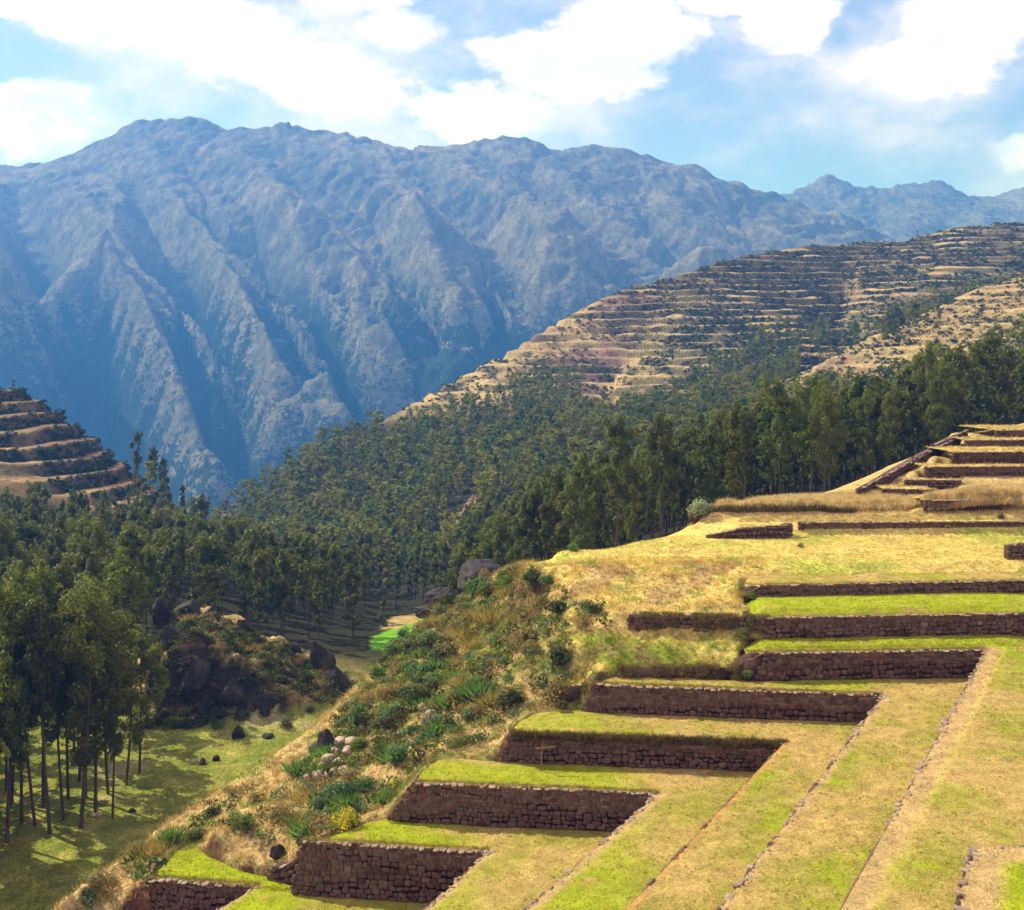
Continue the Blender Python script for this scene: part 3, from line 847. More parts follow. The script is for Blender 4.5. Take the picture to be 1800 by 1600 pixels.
ridges += [[(890, 242), (900, 300), (940, 345)], [(650, 244), (700, 300), (745, 345)], [(1170, 288), (1180, 340), (1250, 385)], [(1340, 330), (1400, 368), (1480, 400)],
           [(340, 205), (330, 240)], [(0, 560), (40, 620), (40, 700)], [(250, 560), (330, 640), (400, 740)], [(-120, 310), (-150, 420), (-200, 560)]]
mu = np.linspace(-330, 2130, 500); my = np.linspace(1850, 4600, 325)
XX, YY, ZZ, QQ = spurred(mu, my, mpins, ridges, valleys, 4100.0, 440.0, 15.0)
me = new_mesh("mountain", np.stack([XX, YY, ZZ], -1).reshape(-1, 3), grid_faces(len(my), len(mu)), M_MTN, QQ, True)
link("mountain", me, kind='structure')
crest2 = [(900, 420), (1200, 360), (1340, 345), (1385, 337), (1420, 323), (1455, 303), (1500, 322), (1560, 326), (1590, 322), (1655, 314), (1700, 346), (1760, 341), (1800, 328), (1900, 300), (2000, 320), (2150, 330)]
m2 = [mp([(u, v + 3, 5280.0) for u, v in crest2]), mp([(u, 560, 6080.0) for u in (900, 2150)]), mp([(u, 620, 3920.0) for u in (900, 2150)])]
rd2 = [[(1455, 305, 5280), (1500, 345, 4960), (1560, 372, 4720), (1600, 400, 4400)], [(1655, 316, 5280), (1600, 355, 4960), (1540, 385, 4640), (1480, 420, 4320)],
       [(1655, 316, 5280), (1720, 360, 5000), (1760, 390, 4640)], [(1455, 305, 5280), (1420, 350, 4960), (1400, 390, 4560)], [(1800, 330, 5280), (1790, 375, 4960), (1820, 400, 4640)], [(1340, 345, 5280), (1330, 380, 4880)], [(1900, 300, 5280), (1900, 380, 4800)]]
vl2 = [[(1560, 330, 5200), (1540, 350, 4960), (1520, 375, 4720), (1530, 400, 4400)], [(1470, 330, 5120), (1465, 360, 4880), (1440, 400, 4560)], [(1690, 350, 5184), (1665, 375, 4960), (1670, 400, 4560)],
       [(1390, 340, 5200), (1375, 370, 4880)], [(1750, 345, 5200), (1770, 370, 4960), (1790, 400, 4560)], [(1850, 340, 5200), (1860, 380, 4800)]]
mu2 = np.linspace(1000, 2140, 320); my2 = np.linspace(3920, 6090, 210)
XX, YY, ZZ, QQ = spurred(mu2, my2, m2, rd2, vl2, 5280.0, 340.0, 18.0, 1.4, lambda r: [((u - U0) / F * Y, Y) for u, v, Y in r])
me = new_mesh("distant_mountain", np.stack([XX, YY, ZZ], -1).reshape(-1, 3), grid_faces(len(my2), len(mu2)), M_MTN, QQ, True)
link("distant_mountain", me, kind='structure')

# ------------------------------------------------------------------ stones
def stone_mesh(seed, n=8):
    r = random.Random(seed); ring = []
    for i in range(n):
        a = 2 * math.pi * (i + 0.5 + r.uniform(-0.22, 0.22)) / n
        c, s_ = math.cos(a), math.sin(a); e = 0.55
        ring.append((0.5 * math.copysign(abs(c) ** e, c) * r.uniform(0.90, 1.0), 0.5 * math.copysign(abs(s_) ** e, s_) * r.uniform(0.88, 1.0)))
    v = []; tx, tz = r.uniform(-0.08, 0.08), r.uniform(-0.08, 0.08)
    for (yy, k) in ((0.3, 1.0), (-0.55, 1.0), (-0.92, 0.80)):
        for (x, z) in ring: v.append((x * k + (tx if k < 1 else 0), yy - (r.uniform(-0.1, 0.1) if yy < 0 else 0), z * k + (tz if k < 1 else 0)))
    v.append((tx, -1.08, tz)); f = []
    for j in range(2):
        for i in range(n):
            a, b = j * n + i, j * n + (i + 1) % n
            f += [(a, b, b + n), (a, b + n, a + n)]
    for i in range(n): f.append((2 * n + i, 2 * n + (i + 1) % n, 3 * n))
    return np.array(v), np.array(f)


STONE_G = [stone_mesh(100 + i) for i in range(14)]
CHEAP_G = [stone_mesh(300 + i, 5) for i in range(8)]
STONE_ME = [new_mesh("stone", v, f, M_STONE) for v, f in STONE_G]
COPE_ME = [new_mesh("coping_stone", v, f, M_COPE) for v, f in STONE_G[:8]]


def basis(x, z):
    x = Vector(x).normalized(); z = Vector(z); y = z.cross(x).normalized(); z = x.cross(y).normalized()
    return x, y, z


def put_mat(o, loc, x, y, z, sx, sy, sz):
    o.matrix_basis = Matrix(((x.x * sx, y.x * sy, z.x * sz, loc[0]), (x.y * sx, y.y * sy, z.y * sz, loc[1]), (x.z * sx, y.z * sy, z.z * sz, loc[2]), (0, 0, 0, 1)))


class Join:
    """collects many small pieces into one mesh"""
    def __init__(s): s.v = []; s.f = []; s.c = []; s.n = 0
    def add(s, v, f, col=None):
        s.v.append(v); s.f.append(f + s.n); s.n += len(v)
        if col is not None: s.c.append(np.broadcast_to(col, (len(v), 3)))
    def mesh(s, name, mat):
        return new_mesh(name, np.concatenate(s.v), np.concatenate(s.f), mat, np.concatenate(s.c) if s.c else None)


def face_layout(t0, t1, b0, b1, rng, sh=0.36, sw=0.46):
    """irregular courses of stones on the face spanned by top line t0-t1 and bottom line b0-b1 -> (pos, tangent, up, w, h)"""
    t0, t1, b0, b1 = map(np.array, (t0, t1, b0, b1)); out = []
    H = np.linalg.norm(t0 - b0 - ((t0 - b0) @ ((t1 - t0) / np.linalg.norm(t1 - t0))) * (t1 - t0) / np.linalg.norm(t1 - t0)); L = np.linalg.norm(t1 - t0)
    nrow = max(1, round(H / sh)); hs = np.array([rng.uniform(0.75, 1.25) for _ in range(nrow)]); hs = hs / hs.sum(); y = 0
    for h in hs:
        yc = y + h / 2; y += h
        a = b0 + (t0 - b0) * yc; e = b1 + (t1 - b1) * yc; ln = np.linalg.norm(e - a); x = rng.uniform(-0.2, 0)
        while x < ln:
            w = sw * rng.uniform(0.5, 1.6)
            hh = h * H * rng.uniform(0.78, 1.32)
            if x + w > ln + 0.1: w = ln - x + 0.05
            if w < 0.12: break
            xc = x + w / 2; wob = 0.05 * math.sin(xc * 1.7 + yc * 9)
            out.append((a + (e - a) * (xc / ln) + np.array((0, 0, wob + rng.uniform(-0.06, 0.06))), e - a, (t0 + t1 - b0 - b1), w, hh)); x += w
    return out


def core_mesh(tops, bots, inward, mat=M_EARTH, rec=0.10, drop=0.9):
    """solid wall body along a path: recessed behind the stones, thick inwards"""
    V = []; n = len(tops)
    inn = offset_path(tops, -inward)
    rt = offset_path(tops, -rec); rb = offset_path(bots, -rec)
    for i in range(n):
        V += [(rt[i][0], rt[i][1], tops[i][2] - 0.03), (rb[i][0], rb[i][1], bots[i][2] - 0.25), (inn[i][0], inn[i][1], bots[i][2] - 0.25), (inn[i][0], inn[i][1], tops[i][2] - 0.05)]
    Fc = []
    for i in range(n - 1):
        for k in range(4):
            a = i * 4 + k; b = i * 4 + (k + 1) % 4; Fc.append((a, b, b + 4, a + 4))
    Fc.append((0, 3, 2, 1)); m = (n - 1) * 4; Fc.append((m, m + 1, m + 2, m + 3))
    return new_mesh("wall_core", V, Fc, mat)


def build_wall(label, tops, bots, seed, group=None, stones_on=0, max_len=None, sh=0.34, sw=0.46, side=False, cope=True, cope_side=True, single=True, bare=False, inward=0.8, name="terrace_wall", cope_w=0.34, cope_mat=None):
    rng = random.Random(seed)
    root = link(name, None, label=label, category="stone wall", group=group)
    org = np.array(bots[0]); root.location = org
    L = lambda p: np.array(p) - org
    tops = [np.array(p, float) for p in tops]; bots = [np.array(p, float) for p in bots]
    link("wall_core", core_mesh([L(p) for p in tops], [L(p) for p in bots], inward), root)
    J = Join(); nst = 0; nj = 0
    for s in range(len(tops) - 1):
        if bare: break
        if s > 0 and not side: continue
        lay = face_layout(tops[s], tops[s + 1], bots[s], bots[s + 1], rng, sh * (1 if s == 0 else 1.35), sw * (1 if s == 0 else 1.4))
        if s == 0: rng.shuffle(lay); lay.sort(key=lambda q: abs(U0 + F * q[0][0] / q[0][1] - 1400) > 420)
        for p, t, up, w, h in lay:
            x, y, z = basis(t, up)
            d = 0.105 * rng.uniform(0.8, 1.2)
            if s == 0 and single and nst < 298:
                o = link("stone", STONE_ME[rng.randrange(14)], root); nst += 1
                fl = rng.choice((-1, 1)); a = rng.uniform(-0.16, 0.16); x2 = x * math.cos(a) + z * math.sin(a); z2 = x2.cross(y)
                put_mat(o, L(p), x2, y, z2, w * 1.0, d, h * 1.0)
            else:
                g = CHEAP_G[rng.randrange(8)]; M = np.array([x * w, y * d, z * h])
                J.add(g[0] @ M + L(p), g[1]); nj += 1
    if nj: link("stone_facing", J.mesh("stone_facing", M_STONE), root, kind='stuff')
    if cope:
        k = 0
        for s in range(len(tops) - 1):
            if s > 0 and not cope_side: continue
            a, b = tops[s], tops[s + 1]; ln = np.linalg.norm(b - a); t = (b - a) / ln; x_ = 0.05
            while x_ < min(ln, 34 if s else 99) and k < 290:
                w = cope_w * (1 if s == 0 else 0.85) * rng.uniform(0.5, 1.7)
                if rng.random() < (0.85 if s == 0 else 0.62):
                    x, y, z = basis(t, (0, 0, 1))
                    o = link("coping_stone", (cope_mat or COPE_ME)[rng.randrange(8)], root); k += 1
                    aa = rng.uniform(-0.25, 0.25); x2 = x * math.cos(aa) + y * math.sin(aa); y2 = z.cross(x2)
                    put_mat(o, L(a + t * (x_ + w / 2)) + np.array((0, 0, rng.uniform(-0.05, 0.01))) - np.array(y) * 0.12 * rng.uniform(-1.3, 0.4), x2, y2, z, w, (0.30 if s == 0 else 0.20) * rng.uniform(0.6, 1.3), (0.11 if s == 0 else 0.13) * rng.uniform(0.6, 1.5))
                x_ += w * rng.uniform(0.95, 1.3)
    return root


def earth_end(root, T):
    """slumped earth that closes the broken left end of a wall"""
    org = np.array(root.location); l = T['l']; w = T['w']
    tops = [l + (-1.9, 0.75, -0.55) - org, l + (-0.9, 0.38, -0.22) - org, l + (0.25, 0.14, -0.02) - org]
    bots = [t + np.array((-0.35, -0.45, -w * k)) for t, k in zip(tops, (0.75, 0.95, 1.02))]
    link("earth_end", core_mesh(tops, bots, 1.2, M_EARTH, 0.0), root)


WL = ["lowest stone terrace wall, cut off by the bottom edge of the photo",
      "tall stone terrace wall at the bottom, second from the lowest, with big rounded stones",
      "stone terrace wall third from the bottom, just above the wall with the big rounded stones",
      "terrace wall with shaggy dry grass hanging over its top, fourth from the bottom",
      "long stone terrace wall fifth from the bottom, just above the wall with hanging grass",
      "stone terrace wall sixth from the bottom, its right corner meeting the long stony edge line"]
GW = "stone retaining walls of the terraces"
for i, T in enumerate(TER):
    w_root = build_wall(WL[i], [T['l'], T['c'], T['n']], [T['lb'], T['cb'], T['nb']], 40 + i, GW, side=True, cope=(i != 3), cope_side=True,
               sh=(0.29, 0.29, 0.29, 0.28, 0.28, 0.28)[i], sw=(0.38, 0.37, 0.38, 0.39, 0.4, 0.4)[i], cope_w=0.26 if i < 2 else 0.32)
    if i == 5: earth_end(w_root, T)
UL = ["long terrace wall above the thin green strip, seventh from the bottom", "highest of the long unbroken terrace walls, just below the wide yellow lawn"]
for i in (0, 1):
    T = UP[i]; a, b = T['l'], T['r']
    mid = a + (b - a) * ((24.5 if i == 0 else 26.0) / np.linalg.norm(b - a))
    ab = a + (T['bl'], -0.25, -T['w']); mb = mid + (0, -0.25, -T['w']); bb = b + (0, -0.25, -T['w'])
    earth_end(build_wall(UL[i], [a, mid, b], [ab, mb, bb], 60 + i, GW, side=True, sh=0.28, sw=0.44, cope_w=0.4), T)
UUL = ["low dark wall under the mound of tall dry grass at the right", "small dark terrace wall nearest the foot of the stairway", "small terrace wall between the stairway and the mound of dry grass, second step up",
       "long upper terrace wall reaching the right edge, lowest of the four at the top right", "long upper terrace wall second from below at the top right",
       "upper terrace wall third from below at the top right, starting beside the stair head", "topmost small terrace wall at the right edge under the crest"]
for i, T in enumerate(UP[2:]):
    a, b = T['l'], T['r']
    build_wall(UUL[i], [a, b], [a + (T['bl'], -0.15, -T['w']), b + (0, -0.15, -T['w'])], 70 + i, "upper terrace walls", single=False, cope_w=0.55, sh=0.36, sw=0.55, inward=0.6)
# right-hand block, its walls look away from the camera
o1 = offset_path([blk_n, blk_c, blk_r], -0.15)
build_wall("corner of a higher terrace edge at the bottom right, lined with pale stones", [blk_n, blk_c, blk_r], [np.array((*(p), -18.4)) for p in offset_path([blk_n, blk_c, blk_r], -0.15)], 90, GW, side=False, stones_on=9, single=False, cope_w=0.3, inward=-0.6)
# dry-stone wall behind the wide lawn, rubble wall left of it, and the stepped wall at the right edge


def line_wall(label, pts, h, seed, **kw):
    """pts: (u, Y, ztop)"""
    tops = [np.array(((u - U0) / F * Y, Y, z)) for u, Y, z in pts]
    bots = [t + np.array((0, -0.12, -hh)) for t, hh in zip(tops, h)]
    return build_wall(label, tops, bots, seed, **kw)


ROUGH = dict(inward=0.7, name="dry_stone_wall", cope_mat=None)
line_wall("long dry stone wall of loose dark stones behind the wide yellow lawn", [(1405, 108.2, -14.0), (1800, 108.4, -13.9), (2150, 109, -13.9)], (1.15, 1.15, 1.15), 101, side=True, sh=0.30, sw=0.36, cope_w=0.36, **ROUGH)
line_wall("crumbling low stone wall at the left end of the dry stone wall", [(1242, 106.2, -14.95), (1300, 106.0, -14.25), (1380, 106.0, -13.95), (1392, 107.6, -13.95)], (0.35, 1.0, 1.35, 1.3), 102, side=True, sh=0.27, sw=0.36, cope_w=0.4, **ROUGH)
line_wall("short rough stone wall end at the right edge beside the yellow lawn", [(1772, 93.6, -14.0), (1800, 93.7, -13.85), (2150, 95, -13.7)], (1.25, 1.35, 1.4), 103, side=True, sh=0.3, sw=0.4, **ROUGH)
line_wall("dark low wall under the tall dry grass on the upper bank", [(1212, 112.9, -13.35), (1420, 112.9, -13.2)], (1.0, 0.75), 104, single=False, cope=False, inward=0.5)


def slope_wall(label, pts, h, seed):
    tops = []
    for u, v, Y in pts:
        X = (u - U0) / F * Y; tops.append(np.array((X, Y, float(land(X, Y, False)) + h)))
    bots = [t + np.array((0.06, -0.12, -h - 0.2)) for t in tops]
    return build_wall(label, tops, bots, seed, None, side=True, single=False, inward=0.5, name="stair_wall", sh=0.3, sw=0.5, cope_w=0.5)


slope_wall("long straight side wall of the stairway climbing to the upper terraces", [(1512, 872, 118.2), (1580, 838, 127), (1640, 808, 136), (1688, 783, 144)], 0.95, 111)
slope_wall("outer side wall of the stairway, beside the dry grass bank", [(1524, 860, 121), (1580, 832, 129.5), (1638, 802, 139)], 0.8, 112)
slope_wall("short upper piece of the stairway's outer wall near the stair head", [(1642, 797, 141), (1672, 784, 146), (1700, 772, 150)], 0.85, 113)
# ruined stub left of the second wall
line_wall("ruined stub of wall leaning against the left end of the tall bottom wall", [(474, 65.0, -28.15), (505, 64.6, -27.75), (520, 64.3, -27.3)], (0.75, 1.15, 1.5), 114, side=True, sh=0.28, sw=0.4, cope=True, name="wall_stub", inward=0.8)
for lab, pts, hh, sd in (("earth-covered dark wall left of the sixth terrace wall", [(1085, 76.0, -19.55), (1350, 75.7, -19.5)], (0.8, 0.85), 115),
                         ("collapsed reddish wall left of the seventh terrace wall, under a grass bank", [(1105, 80.2, -16.9), (1200, 79.7, -16.85), (1350, 79.0, -16.85)], (1.5, 1.65, 1.6), 116),
                         ("short overgrown wall piece left of the fifth terrace wall", [(968, 75.6, -20.8), (1040, 75.2, -20.55)], (1.0, 1.25), 117)):
    line_wall(lab, pts, hh, sd, side=True, bare=(sd != 116), single=True, sh=0.26, sw=0.4, cope=False, name="collapsed_wall", inward=0.6)


# ------------------------------------------------------------------ platforms (grass sheets between the walls)
def resample(path, n):
    P = np.array(path); d = np.r_[0, np.cumsum(np.linalg.norm(np.diff(P, axis=0), axis=1))]
    s = np.linspace(0, d[-1], n); return np.stack([np.interp(s, d, P[:, k]) for k in range(3)], 1)


def seg_dist(X, Y, a, b):
    a = np.array(a[:2]); b = np.array(b[:2]); d = b - a; t = np.clip(((X - a[0]) * d[0] + (Y - a[1]) * d[1]) / (d @ d), 0, 1)
    return np.hypot(X - a[0] - t * d[0], Y - a[1] - t * d[1])


TAN = np.array((0.40, 0.285, 0.10)); GRN = np.array((0.25, 0.245, 0.035)); BRIGHT = np.array((0.26, 0.31, 0.012)); DIRT = np.array((0.43, 0.30, 0.135)); ORANGE = np.array((0.45, 0.25, 0.085))


def plat_color(X, Y, Z, P):
    g = P['g']; u, v = px(X, Y, Z)
    n0 = fbm(X / 5.0, Y / 5.0, 3, 200 + g); n1 = fbm(X / 1.6, Y / 1.6, 4, 220 + g); n2 = fbm(X / 0.45, Y / 0.45, 2, 240)
    k = n0 * 1.0 + n1 * 0.55 + n2 * 0.15
    lush = smooth(k, -0.55, 0.55)
    fe = np.minimum.reduce([seg_dist(X, Y, P['f1'][i], P['f1'][i + 1]) for i in range(len(P['f1']) - 1)])
    se = seg_dist(X, Y, P['f2'][0], P['f2'][1]) if P['f2'] is not None else np.full(X.shape, 99.0)
    A = np.zeros(X.shape)           # bright fresh green where the ground stays damp
    if g == 0: A = smooth(u, 560, 480) * 0.9 + 0.25; lush = np.maximum(lush, 0.3)
    if g == 1: A = smooth(u, 900, 740) * 0.95
    if g == 2: A = smooth(u, 1180, 1050) * 0.85 * smooth(v, 1330, 1352)
    if g == 3: A = smooth(u, 1120, 980) * 0.7
    if g == 4: A = np.maximum(smooth(u, 1330, 1380) * smooth(u, 1540, 1500) * (v < 1215) * 0.7, 0)
    if g == 5: A = smooth(v, 1150, 1140) * (u < 1730) * 0.9 + smooth(u, 1700, 1760) * smooth(v, 1215, 1160) * 0.55
    if g == 6: A = smooth(fe, 0.5, 1.0) * 0.95
    if g == 7: A = smooth(n0, 0.1, 0.5) * 0.4
    if g == 8: A = smooth(u, 1725, 1760) * smooth(v, 1500, 1530)
    c = mixc(np.broadcast_to(TAN, X.shape + (3,)), GRN, np.clip(lush * 0.9, 0, 1))
    c = mixc(c, BRIGHT, np.clip(A + np.where(g in (3, 4, 5), smooth(n0 + 0.3 * n1, 0.30, 0.62), 0) * 0.8, 0, 1) * smooth(n1, -0.7, -0.1))
    if g == 9: c = mixc(np.broadcast_to(DRY, c.shape), STRAW * 0.9, smooth(n1, -0.2, 0.3)); c = mixc(c, GRN, smooth(n0, 0.1, 0.5) * 0.35)
    jag = 0.35 * n1 + 0.15 * n2
    wd = {1: 0.35, 2: 0.55, 3: 0.28, 4: 0.4, 5: 0.95, 8: 1.3, 0: 0.2}.get(g, 0)
    ed = np.minimum(se, fe if g == 8 else 99)
    ec = ORANGE if g == 3 else DIRT
    c = mixc(c, ec, smooth(wd + jag - ed, -0.12, 0.3) * 0.9)
    c = mixc(c, DIRT * 0.95, smooth(0.35 + jag * 0.7 - fe, -0.08, 0.2) * 0.7)
    return c


GRASS_AREAS = []
for P in PLAT:
    parts = []
    for a, b in (('f1', 'r1'), ('f2', 'r2')):
        if P[a] is None: continue
        ln = max(sum(np.linalg.norm(np.diff(np.array(P[a]), axis=0), axis=1)), sum(np.linalg.norm(np.diff(np.array(P[b]), axis=0), axis=1)))
        step = 0.25 if P['g'] < 6 or P['g'] == 8 else 0.36
        n = int(ln / step) + 2; A = resample(P[a], n); B = resample(P[b], n)
        m = int(max(np.linalg.norm(A - B, axis=1).mean(), 1) / step) + 2
        s = np.linspace(0, 1, m)[:, None, None]; G = A[None] * (1 - s) + B[None] * s
        parts.append(G)
    for G in parts:
        X, Y = G[..., 0], G[..., 1]; Z = np.full(X.shape, P['z'])
        fe = np.minimum.reduce([seg_dist(X, Y, P[q][i], P[q][i + 1]) for q in ('f1', 'f2') if P[q] is not None for i in range(len(P[q]) - 1)])
        inner = smooth(fe, 0.2, 1.6)
        Z = Z + 0.012 + inner * (0.10 * fbm(X / 3.5, Y / 3.5, 3, 301) + 0.05 * fbm(X / 0.8, Y / 0.8, 3, 302)) * (0.6 if P['g'] == 6 else 1)
        if P['g'] in (5, 6): Z = Z + smooth(fe, 0.9, 1.15) * (0.30 if P['g'] == 6 else 0.16) * smooth(U0 + F * X / Y, 1900, 1700)
        # the left end rolls down to the land
        if P['g'] in (5, 6, 7) and G is parts[0]:
            dl = seg_dist(X, Y, P['f1'][0], P['r1'][0]); Z = Z - (1 - smooth(dl, 0, 1.3)) * 0.55
        if P['g'] <= 4 and G is parts[0]:
            dl = np.minimum.reduce([seg_dist(X, Y, p, q) for p, q in zip([P['f1'][0]] + P['r1'][:-3], P['r1'][:-2])])
            Z = Z - (1 - smooth(dl, 0, 0.45)) * 0.12
        if P['g'] == 9: Z = Z + P.get('up', 0) * 0.5 * fbm(X / 2.0, Y / 2.0, 2, 303) * inner
        c = plat_color(X, Y, Z, P)
        me = new_mesh("lawn", np.stack([X, Y, Z], -1).reshape(-1, 3), grid_faces(*X.shape), M_LAWN, c.reshape(-1, 3), True)
        link("terrace_lawn", me, kind='structure')
        GRASS_AREAS.append((P, G, Z, c, fe))

# tall dry-grass mound over the low wall at the right

# ------------------------------------------------------------------ plants: meshes
def quads(centers, axis_a, axis_b):
    """rhombic leaves: centre, long half-axis, short half-axis"""
    n = len(centers)
    V = np.stack([centers - axis_a, centers + axis_b * 1.0, centers + axis_a, centers - axis_b * 1.0], 1).reshape(-1, 3)
    i = np.arange(n)[:, None] * 4
    return V, np.concatenate([i + np.array([[0, 1, 2]]), i + np.array([[0, 2, 3]])], 1).reshape(-1, 3)


def rdir(n, rng):
    d = rng.normal(size=(n, 3)); return d / np.linalg.norm(d, axis=1)[:, None]


def leafcloud(cl, n, size, rng, droop=0.6, shell=0.55):
    """cl: array of clump (x,y,z,rx,rz)"""
    w = cl[:, 3] ** 2 * cl[:, 4]; w = w / w.sum()
    k = rng.choice(len(cl), n, p=w); d = rdir(n, rng)
    rad = rng.uniform(0, 1, n) ** 0.45; rad = shell * 0.5 + (1 - shell * 0.5) * rad
    C = cl[k, :3] + d * rad[:, None] * np.stack([cl[k, 3], cl[k, 3], cl[k, 4]], 1)
    nm = d * 1.1 + rdir(n, rng) * 0.75 + np.array((0, 0, 0.25)); nm /= np.linalg.norm(nm, axis=1)[:, None]
    a = rdir(n, rng); a[:, 2] -= droop; a -= nm * np.sum(a * nm, 1)[:, None]; a /= np.linalg.norm(a, axis=1)[:, None]
    b = np.cross(nm, a)
    s = size * rng.uniform(0.6, 1.4, n)[:, None]
    return quads(C, a * s, b * s * 0.48)


def tube(path, radii, n=6):
    path = np.array(path, float); V = []; m = len(path)
    for i in range(m):
        t = path[min(i + 1, m - 1)] - path[max(i - 1, 0)]; t /= np.linalg.norm(t)
        x = np.cross(t, (0.3, 1, 0.1)); x /= np.linalg.norm(x); y = np.cross(t, x)
        for k in range(n):
            a = 2 * math.pi * k / n; V.append(path[i] + radii[i] * (math.cos(a) * x + math.sin(a) * y))
    Fc = []
    for i in range(m - 1):
        for k in range(n):
            a, b = i * n + k, i * n + (k + 1) % n; Fc += [(a, b, b + n), (a, b + n, a + n)]
    return np.array(V), np.array(Fc)


def eucalyptus(seed, leaves, size, slim=1.0, lo=0.36, dense=1.0):
    """unit tree, 20 m tall"""
    rng = np.random.default_rng(seed); H = 20.0
    bx, by = rng.uniform(-0.9, 0.9, 2)
    def trunk_at(t): return np.array((bx * math.sin(t * 2.2), by * math.sin(t * 1.7), H * t))
    J = Join(); ts = np.linspace(-0.02, 0.93, 9)
    J.add(*tube([trunk_at(t) for t in ts], [0.19 * (1 - 0.85 * max(t, 0)) for t in ts], 7))
    cl = []
    nb = rng.integers(11, 17)
    for i in range(nb):
        t = lo + (0.90 - lo) * (i + rng.uniform(0, 0.8)) / nb; p = trunk_at(t); a = i * 2.4 + rng.uniform(-0.6, 0.6)
        env = math.sin(math.pi * min(1, max(0.12, (t - lo * 0.75) / (1.06 - lo * 0.75)))) ** 0.7
        ln = slim * env * rng.uniform(1.1, 2.7); rise = ln * rng.uniform(0.5, 1.1)
        e = p + np.array((math.cos(a) * ln, math.sin(a) * ln, rise)); mid = (p + e) / 2 + np.array((0, 0, -0.15 * ln))
        J.add(*tube([p, mid, e], [0.09 * (1.1 - t) + 0.03, 0.06, 0.02], 4))
        r = rng.uniform(0.5, 0.98) * (0.7 + 0.5 * env) * slim ** 0.5
        cl.append((*e, r, r * rng.uniform(0.9, 1.5)))
        if rng.random() < 0.75 * dense: cl.append((*(mid + rng.normal(0, 0.35, 3)), r * 0.75, r * 0.8))
        if rng.random() < 0.6 * dense: cl.append((*(e + np.array((rng.normal(0, 0.8), rng.normal(0, 0.8), rng.uniform(0.4, 1.5)))), r * 0.65, r * 0.9))
    top = trunk_at(0.95); cl.append((*top, 0.9 * slim, 1.5)); cl.append((*(top + (0.2, -0.3, -1.6)), 1.3 * slim, 1.4))
    v, f = leafcloud(np.array(cl), leaves, size, rng)
    v[:, 2] = np.minimum(v[:, 2], 20.4)
    return J, v, f, np.array(cl)


NEAR_T = []; MID_T = []; FAR_T = []
for i in range(7):
    slim = (0.95, 0.75, 1.15, 0.85, 1.0, 0.65, 1.25)[i]; lo = (0.30, 0.42, 0.25, 0.36, 0.20, 0.45, 0.3)[i]
    J, v, f, cl = eucalyptus(500 + i, 5600, 0.185, slim, lo)
    NEAR_T.append((J.mesh("trunk", M_BARK), new_mesh("crown", v, f, M_EUC if i % 2 == 0 else M_EUCD)))
    J, v, f, cl = eucalyptus(500 + i, 1700, 0.38, slim, lo * 0.55)
    MID_T.append((J.mesh("trunk", M_BARK), new_mesh("crown", v, f, M_EUC if i % 2 else M_EUCD)))
for i in range(10):
    slim = (0.95, 0.75, 1.15, 0.85, 1.0, 0.65, 1.25, 0.9, 1.1, 0.8)[i]
    J, v, f, cl = eucalyptus(520 + i, 88, 1.12, slim * 1.05, 0.2)
    tv, tf = tube([(0, 0, 0), (0, 0, 14)], [0.2, 0.08], 3)
    J2, v2, f2, _ = eucalyptus(520 + i, 230, 0.74, slim, 0.12)
    J3, v3, f3, _ = eucalyptus(520 + i, 520, 0.50, slim, 0.32)
    FAR_T.append(((v, f), (v2, f2), (tv, tf), (v3, f3)))


def shrub(seed, n, size, kind='round', mat=M_BUSH):
    rng = np.random.default_rng(seed)
    if kind == 'round':
        k = rng.integers(5, 9); cl = []
        for i in range(k):
            a = rng.uniform(0, 6.28); r = rng.uniform(0, 0.62); s = rng.uniform(0.32, 0.55)
            cl.append((math.cos(a) * r, math.sin(a) * r, rng.uniform(0.25, 0.75) * (1 - 0.4 * r), s, s * rng.uniform(0.8, 1.1)))
        v, f = leafcloud(np.array(cl), n, size, rng, droop=-0.2)
        v[:, 2] = np.maximum(v[:, 2], -0.15)
    else:                                  # upright blades from one root
        base = rng.normal(0, 0.22 if kind == 'spiky' else 0.38, (n, 3)); base[:, 2] = -0.05
        d = rdir(n, rng); d[:, 2] = np.abs(d[:, 2]) + 0.9; d /= np.linalg.norm(d, axis=1)[:, None]; d[:, :2] += base[:, :2] * 0.8
        L = rng.uniform(0.5, 1.15, n)[:, None]; b = np.cross(d, rdir(n, rng)); b /= np.linalg.norm(b, axis=1)[:, None]
        v, f = quads(base + d * L / 2, d * L / 2, b * size * 0.5)
    return new_mesh("shrub", v, f, mat)


SH = {
    'green': [shrub(600 + i, 700, 0.085, 'round', M_BUSH) for i in range(4)],
    'dark': [shrub(610 + i, 800, 0.085, 'round', M_DARK) for i in range(3)],
    'brown': [shrub(620 + i, 650, 0.075, 'round', M_DRY) for i in range(3)],
    'blue': [shrub(630 + i, 420, 0.07, 'spiky', M_BLUE) for i in range(2)],
    'bluer': [shrub(635 + i, 700, 0.09, 'round', M_BLUE) for i in range(2)],
    'tuft': [shrub(640 + i, 520, 0.028, 'wide', M_DRY) for i in range(3)],
    'yellow': [shrub(650, 900, 0.06, 'round', M_YEL)],
    'silver': [shrub(660, 900, 0.085, 'round', M_SILV)],
}
NB_ = [0]


def bush(kind, x, y, s, label, group=None, h=1.0, z=None, cat="bush", name=None):
    me = SH[kind][random.randrange(len(SH[kind]))]
    if z is None: z = float(land(x, y))
    o = link(name or ('shrub' if kind != 'tuft' else 'grass_tussock'), me, label=label, category=cat if kind != 'tuft' else 'dry grass', group=group)
    o.location = (x, y, z - 0.05 * s); o.rotation_euler = (0, 0, random.uniform(0, 6.28)); o.scale = (s * 0.9, s * 0.9, s * h * 0.9)
    NB_[0] += 1
    return o


